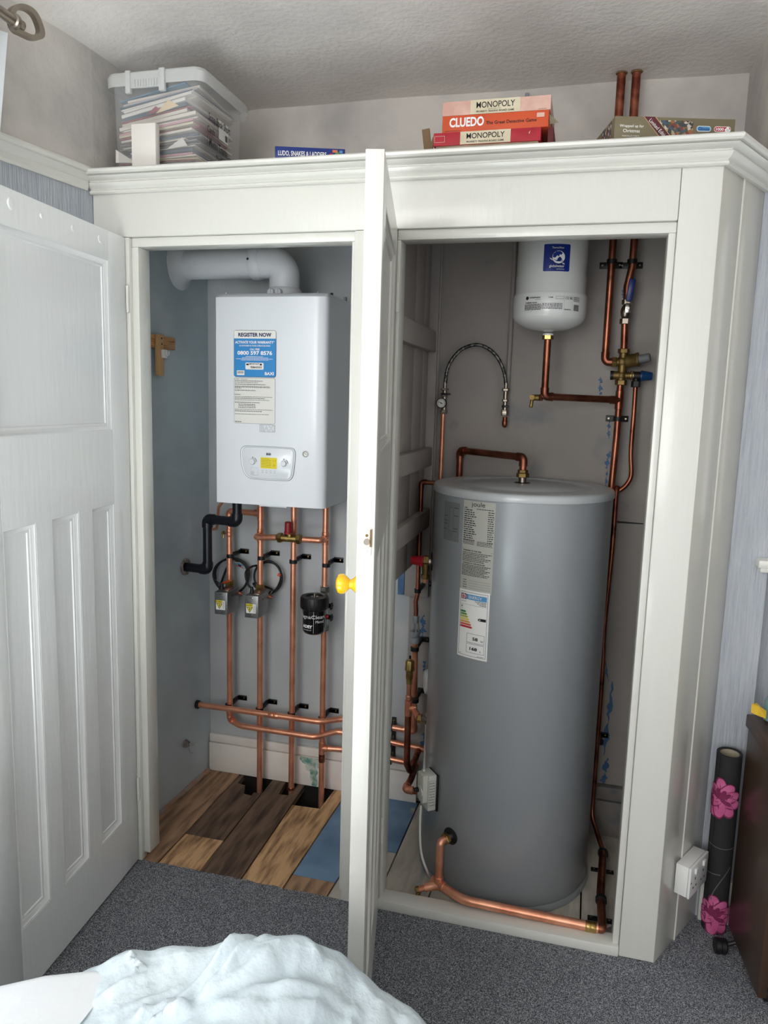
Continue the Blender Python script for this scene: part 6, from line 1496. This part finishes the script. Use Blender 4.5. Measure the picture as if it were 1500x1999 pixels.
# things on the desk
zq = zdt+.0005
q = Td @ Vector((.08, .05, 0)); nb = thing('spiral_notebook', (q.x, q.y, zq), 'wire-bound notebook on the dark desk under the yellow papers', 'notebook')
TN = Td @ Matrix.Translation((.075, .045, zq))
MB().box(.0, .16, 0, .16, 0, .010, 'ink', .001, TN).build('cover', nb)
mb = MB()
for k in range(14): mb.tube([TN @ Vector((.006+.011*k, .002+.005*math.cos(t), .006+.007*math.sin(t))) for t in [i*math.pi/5 for i in range(11)]], .0008, 'chrome', 6)
mb.build('wire_binding', nb)
yp = MB(); pts = [A(1468, 1374, 2.10), A(1478, 1372, 2.11), A(1486, 1380, 2.10), A(1497, 1388, 2.08), A(1496, 1402, 2.05), A(1480, 1396, 2.07), A(1467, 1390, 2.08)]
zmin = min(p.z for p in pts); dz = zq+.012-zmin
c = sum(pts, Vector())/len(pts)+Vector((0, 0, .010)); yp.add([c]+pts, [(0, 1+i, 1+(i+1) % 7) for i in range(7)], 'yellowpaper'); yp.add([c-Vector((0, 0, .002))]+[p-Vector((0, 0, .0015)) for p in pts], [(0, 1+(i+1) % 7, 1+i) for i in range(7)], 'yellowpaper')
yp.build('crumpled_paper', None, label='crumpled orange-yellow wrapper at the back corner of the dark desk', cat='wrapper', sharp=20)
pp_ = MB(); P4 = [TN @ Vector(v) for v in ((.005, -.004, .013), (.10, .01, .0125), (.11, .15, .013), (.02, .14, .0125))]; c = sum(P4, Vector())/4+Vector((0, 0, .010)); pp_.add([c]+P4, [(0, 1+i, 1+(i+1) % 4) for i in range(4)], 'paleyellow'); pp_.add([c-Vector((0, 0, .002))]+[p-Vector((0, 0, .0012)) for p in P4], [(0, 1+(i+1) % 4, 1+i) for i in range(4)], 'paleyellow')
pp_.build('paper_sheet', None, label='pale yellow paper lying over the wire-bound notebook on the desk', cat='paper')
q = A(1500, 1385, 2.12); tb = MB(); tb.lathe([(.020, 0), (.026, .004), (.026, .05), (.020, .064), (.012, .07), (.012, .08)], 'teal', Matrix.Translation((q.x+.016, 2.12, zq)), 24); tb.build('plastic_bottle', None, label='pale teal plastic bottle at the back of the dark desk', cat='bottle')

# ================================================================== CURTAIN AND POLE
XPO = -1.335
zp = AX(8, 28, XPO).z; ypn = AX(34, 38, XPO).y
cp = thing('curtain_pole', (XPO, ypn, zp), 'brushed steel curtain pole with an open square finial at top left', 'curtain pole')
MB().cyl((XPO, -.6, zp), (XPO, ypn-.010, zp), .0125, 'nickel', 22).build('pole', cp)
MB().lathe([(.013, 0), (.017, .003), (.017, .012), (.010, .014), (.008, .020), (.012, .026), (.012, .032)], 'nickel', frame((XPO, ypn-.018, zp), (0, 1, 0)), 24).build('end_collar', cp)
fpx = [(24, 12), (40, 6), (58, 16), (69, 34), (80, 76), (62, 82), (44, 70), (28, 60), (22, 36)]
for _ in range(2):
    fpx = [q for i in range(len(fpx)) for q in ((fpx[i][0]*.75+fpx[(i+1) % len(fpx)][0]*.25, fpx[i][1]*.75+fpx[(i+1) % len(fpx)][1]*.25), (fpx[i][0]*.25+fpx[(i+1) % len(fpx)][0]*.75, fpx[i][1]*.25+fpx[(i+1) % len(fpx)][1]*.75))]
cl = [AX(x, y, XPO) for x, y in fpx]; cen = sum(cl, Vector())/len(cl)
mb = MB(); vs = []; n = len(cl)
for p in cl:
    inn = cen+(p-cen)*.70
    vs += [p+Vector((-.008, 0, 0)), p+Vector((.008, 0, 0)), inn+Vector((.008, 0, 0)), inn+Vector((-.008, 0, 0))]
fs = [(i*4+j, ((i+1) % n)*4+j, ((i+1) % n)*4+(j+1) % 4, i*4+(j+1) % 4) for i in range(n) for j in range(4)]
Tq = Matrix.Translation(cen) @ Matrix.Rotation(R(-14), 4, 'Z') @ Matrix.Translation(-cen)
mb.add(vs, fs, 'nickel', Tq); mb.build('finial', cp)
for yy in (-.5, 1.35): MB().cyl((xl(yy)+.001, yy, zp), (XPO, yy, zp), .006, 'nickel', 12).build('bracket', cp)
cu = MB()
def cfn(u, v):
    z = 2.335-v*1.9; yed = (1.634-.17*(2.335-z)) if z > 1.97 else 1.34
    y = .80+(yed-.80)*u; fold = .014*math.sin(u*38)+.006*math.sin(u*17+v*2)
    return Vector((-1.372+fold, y, z))
cu.grid(cfn, 120, 24, 'curtain'); cu.build('curtain', None, label='pale curtain edge hanging from the steel pole at top left', cat='curtain')

# ================================================================== BED
sil = [(0, 1932), (60, 1920), (165, 1905)]
qs = [(-60, 1975), (60, 1950), (170, 1902), (250, 1866), (330, 1861), (390, 1862), (455, 1850), (520, 1843), (590, 1849), (650, 1873), (700, 1912), (740, 1945), (790, 1978), (835, 2020)]
zq_ = [.50, .51, .54, .57, .58, .58, .60, .61, .60, .575, .54, .52, .49, .46]
E_ = [AZ(x, y, z) for (x, y), z in zip(qs, zq_)]
def edge(x):
    if x <= E_[0].x: return E_[0].y, E_[0].z
    for a, b in zip(E_, E_[1:]):
        if x <= b.x:
            t = (x-a.x)/(b.x-a.x); t = t*t*(3-2*t)*.5+t*.5; return a.y+(b.y-a.y)*t, a.z+(b.z-a.z)*t
    return E_[-1].y, E_[-1].z
from mathutils import noise
def quilt(u, v):
    x = -1.25+u*(E_[-1].x+.10+1.25); ye__, ze = edge(x)
    if v < .75:
        s_ = v/.75; y = -.9+(ye__+.9)*(1-(1-s_)**1.5); back = ye__-y
        z = ze-.10*min(back, 1)**1.0-.02*(1-math.exp(-back*9))
    else:
        s_ = (v-.75)/.25; a = s_*math.pi/2; y = ye__+.055*math.sin(a); z = ze-.06*(1-math.cos(a))-max(0, s_-.5)*2*(ze-.06-.20)
    xe_ = E_[-1].x-.02
    if x > xe_: k = (x-xe_)/.12; z -= .30*k*k
    p = Vector((x, y, z))
    fade = 1 if v < .78 else max(0, 1-(v-.78)/.2)
    # stitched ridges running diagonally plus soft crumples
    def ridge(x0, y0, x1, y1, w, h):
        a = AZ(x0, y0, .55); b = AZ(x1, y1, .57); d = (b-a); L = Vector((d.x, d.y)).length; t = max(0, min(1, ((x-a.x)*d.x+(y-a.y)*d.y)/(L*L)))
        dx = x-(a.x+d.x*t)-.012*math.sin(t*5); dy = y-(a.y+d.y*t); return h*math.exp(-(dx*dx+dy*dy)/(w*w))
    r_ = ridge(280, 1990, 525, 1848, .009, .020)+ridge(300, 2005, 545, 1860, .007, .018)+ridge(330, 1990, 700, 1925, .010, .016)+ridge(430, 1999, 690, 1950, .012, .014)+ridge(60, 1985, 330, 1890, .008, .010)+ridge(262, 1915, 268, 1872, .006, .012)+ridge(560, 1856, 650, 1900, .010, .008)+ridge(100, 1999, 420, 1915, .007, .009)+.0035*math.sin(x*230)*math.exp(-((ridge(290, 1998, 535, 1854, .012, 1)-.35)/.2)**2)
    r_ += ridge(420, 1970, 600, 1860, .02, .012)-ridge(380, 1985, 640, 1905, .012, .010)
    r_ += .012*noise.noise(Vector((x*6, y*6, 1)))+.008*noise.noise(Vector((x*15+y*9, y*12, 4)))+.0035*noise.noise(Vector((x*45, y*38, 7)))
    p.z += r_*fade
    return p
qm = MB(); qm.grid(quilt, 300, 240, 'bed'); qm.nofix = True
bd = qm.build('quilt', None, label='crumpled white quilt humped across the foot of the bed', cat='quilt', sharp=180)
sh_ = MB()
S0 = [AZ(-40, 1940, .55), AZ(0, 1931, .55), AZ(75, 1914, .555), AZ(170, 1904, .555), AZ(230, 1905, .55)]
def sheet(u, v):
    i = min(int(u*4), 3); t = u*4-i; e = S0[i]*(1-t)+S0[i+1]*t
    if v < .8: s_ = v/.8; return Vector((e.x, -.8+(e.y+.8)*s_, e.z-.02*(1-s_)+.004*noise.noise(Vector((e.x*9, s_*8, 0)))))
    a = (v-.8)/.2*math.pi/2; return Vector((e.x, e.y+.03*math.sin(a), e.z-.03*(1-math.cos(a))-(.35*(v-.9)/.1 if v > .9 else 0)))
sh_.nofix = True; sh_.grid(sheet, 40, 60, 'sheet'); sh_.build('bed_sheet', None, label='flat bright white bed sheet at the bottom left beside the door', cat='bed sheet', sharp=180)
ms = MB(); ms.box(-1.22, E_[-1].x-.10, -.9, .80, .12, .40, 'sheet', .03)
bdr = thing('bed', (-.7, 0, 0), 'white bed under the crumpled quilt at the bottom of the picture', 'bed')
ms.build('mattress', bdr)
for x in (-1.15, E_[-1].x-.2):
    for y in (-.8, .7): MB().cyl((x, y, .005), (x, y, .12), .02, 'oak', 14).build('leg', bdr)
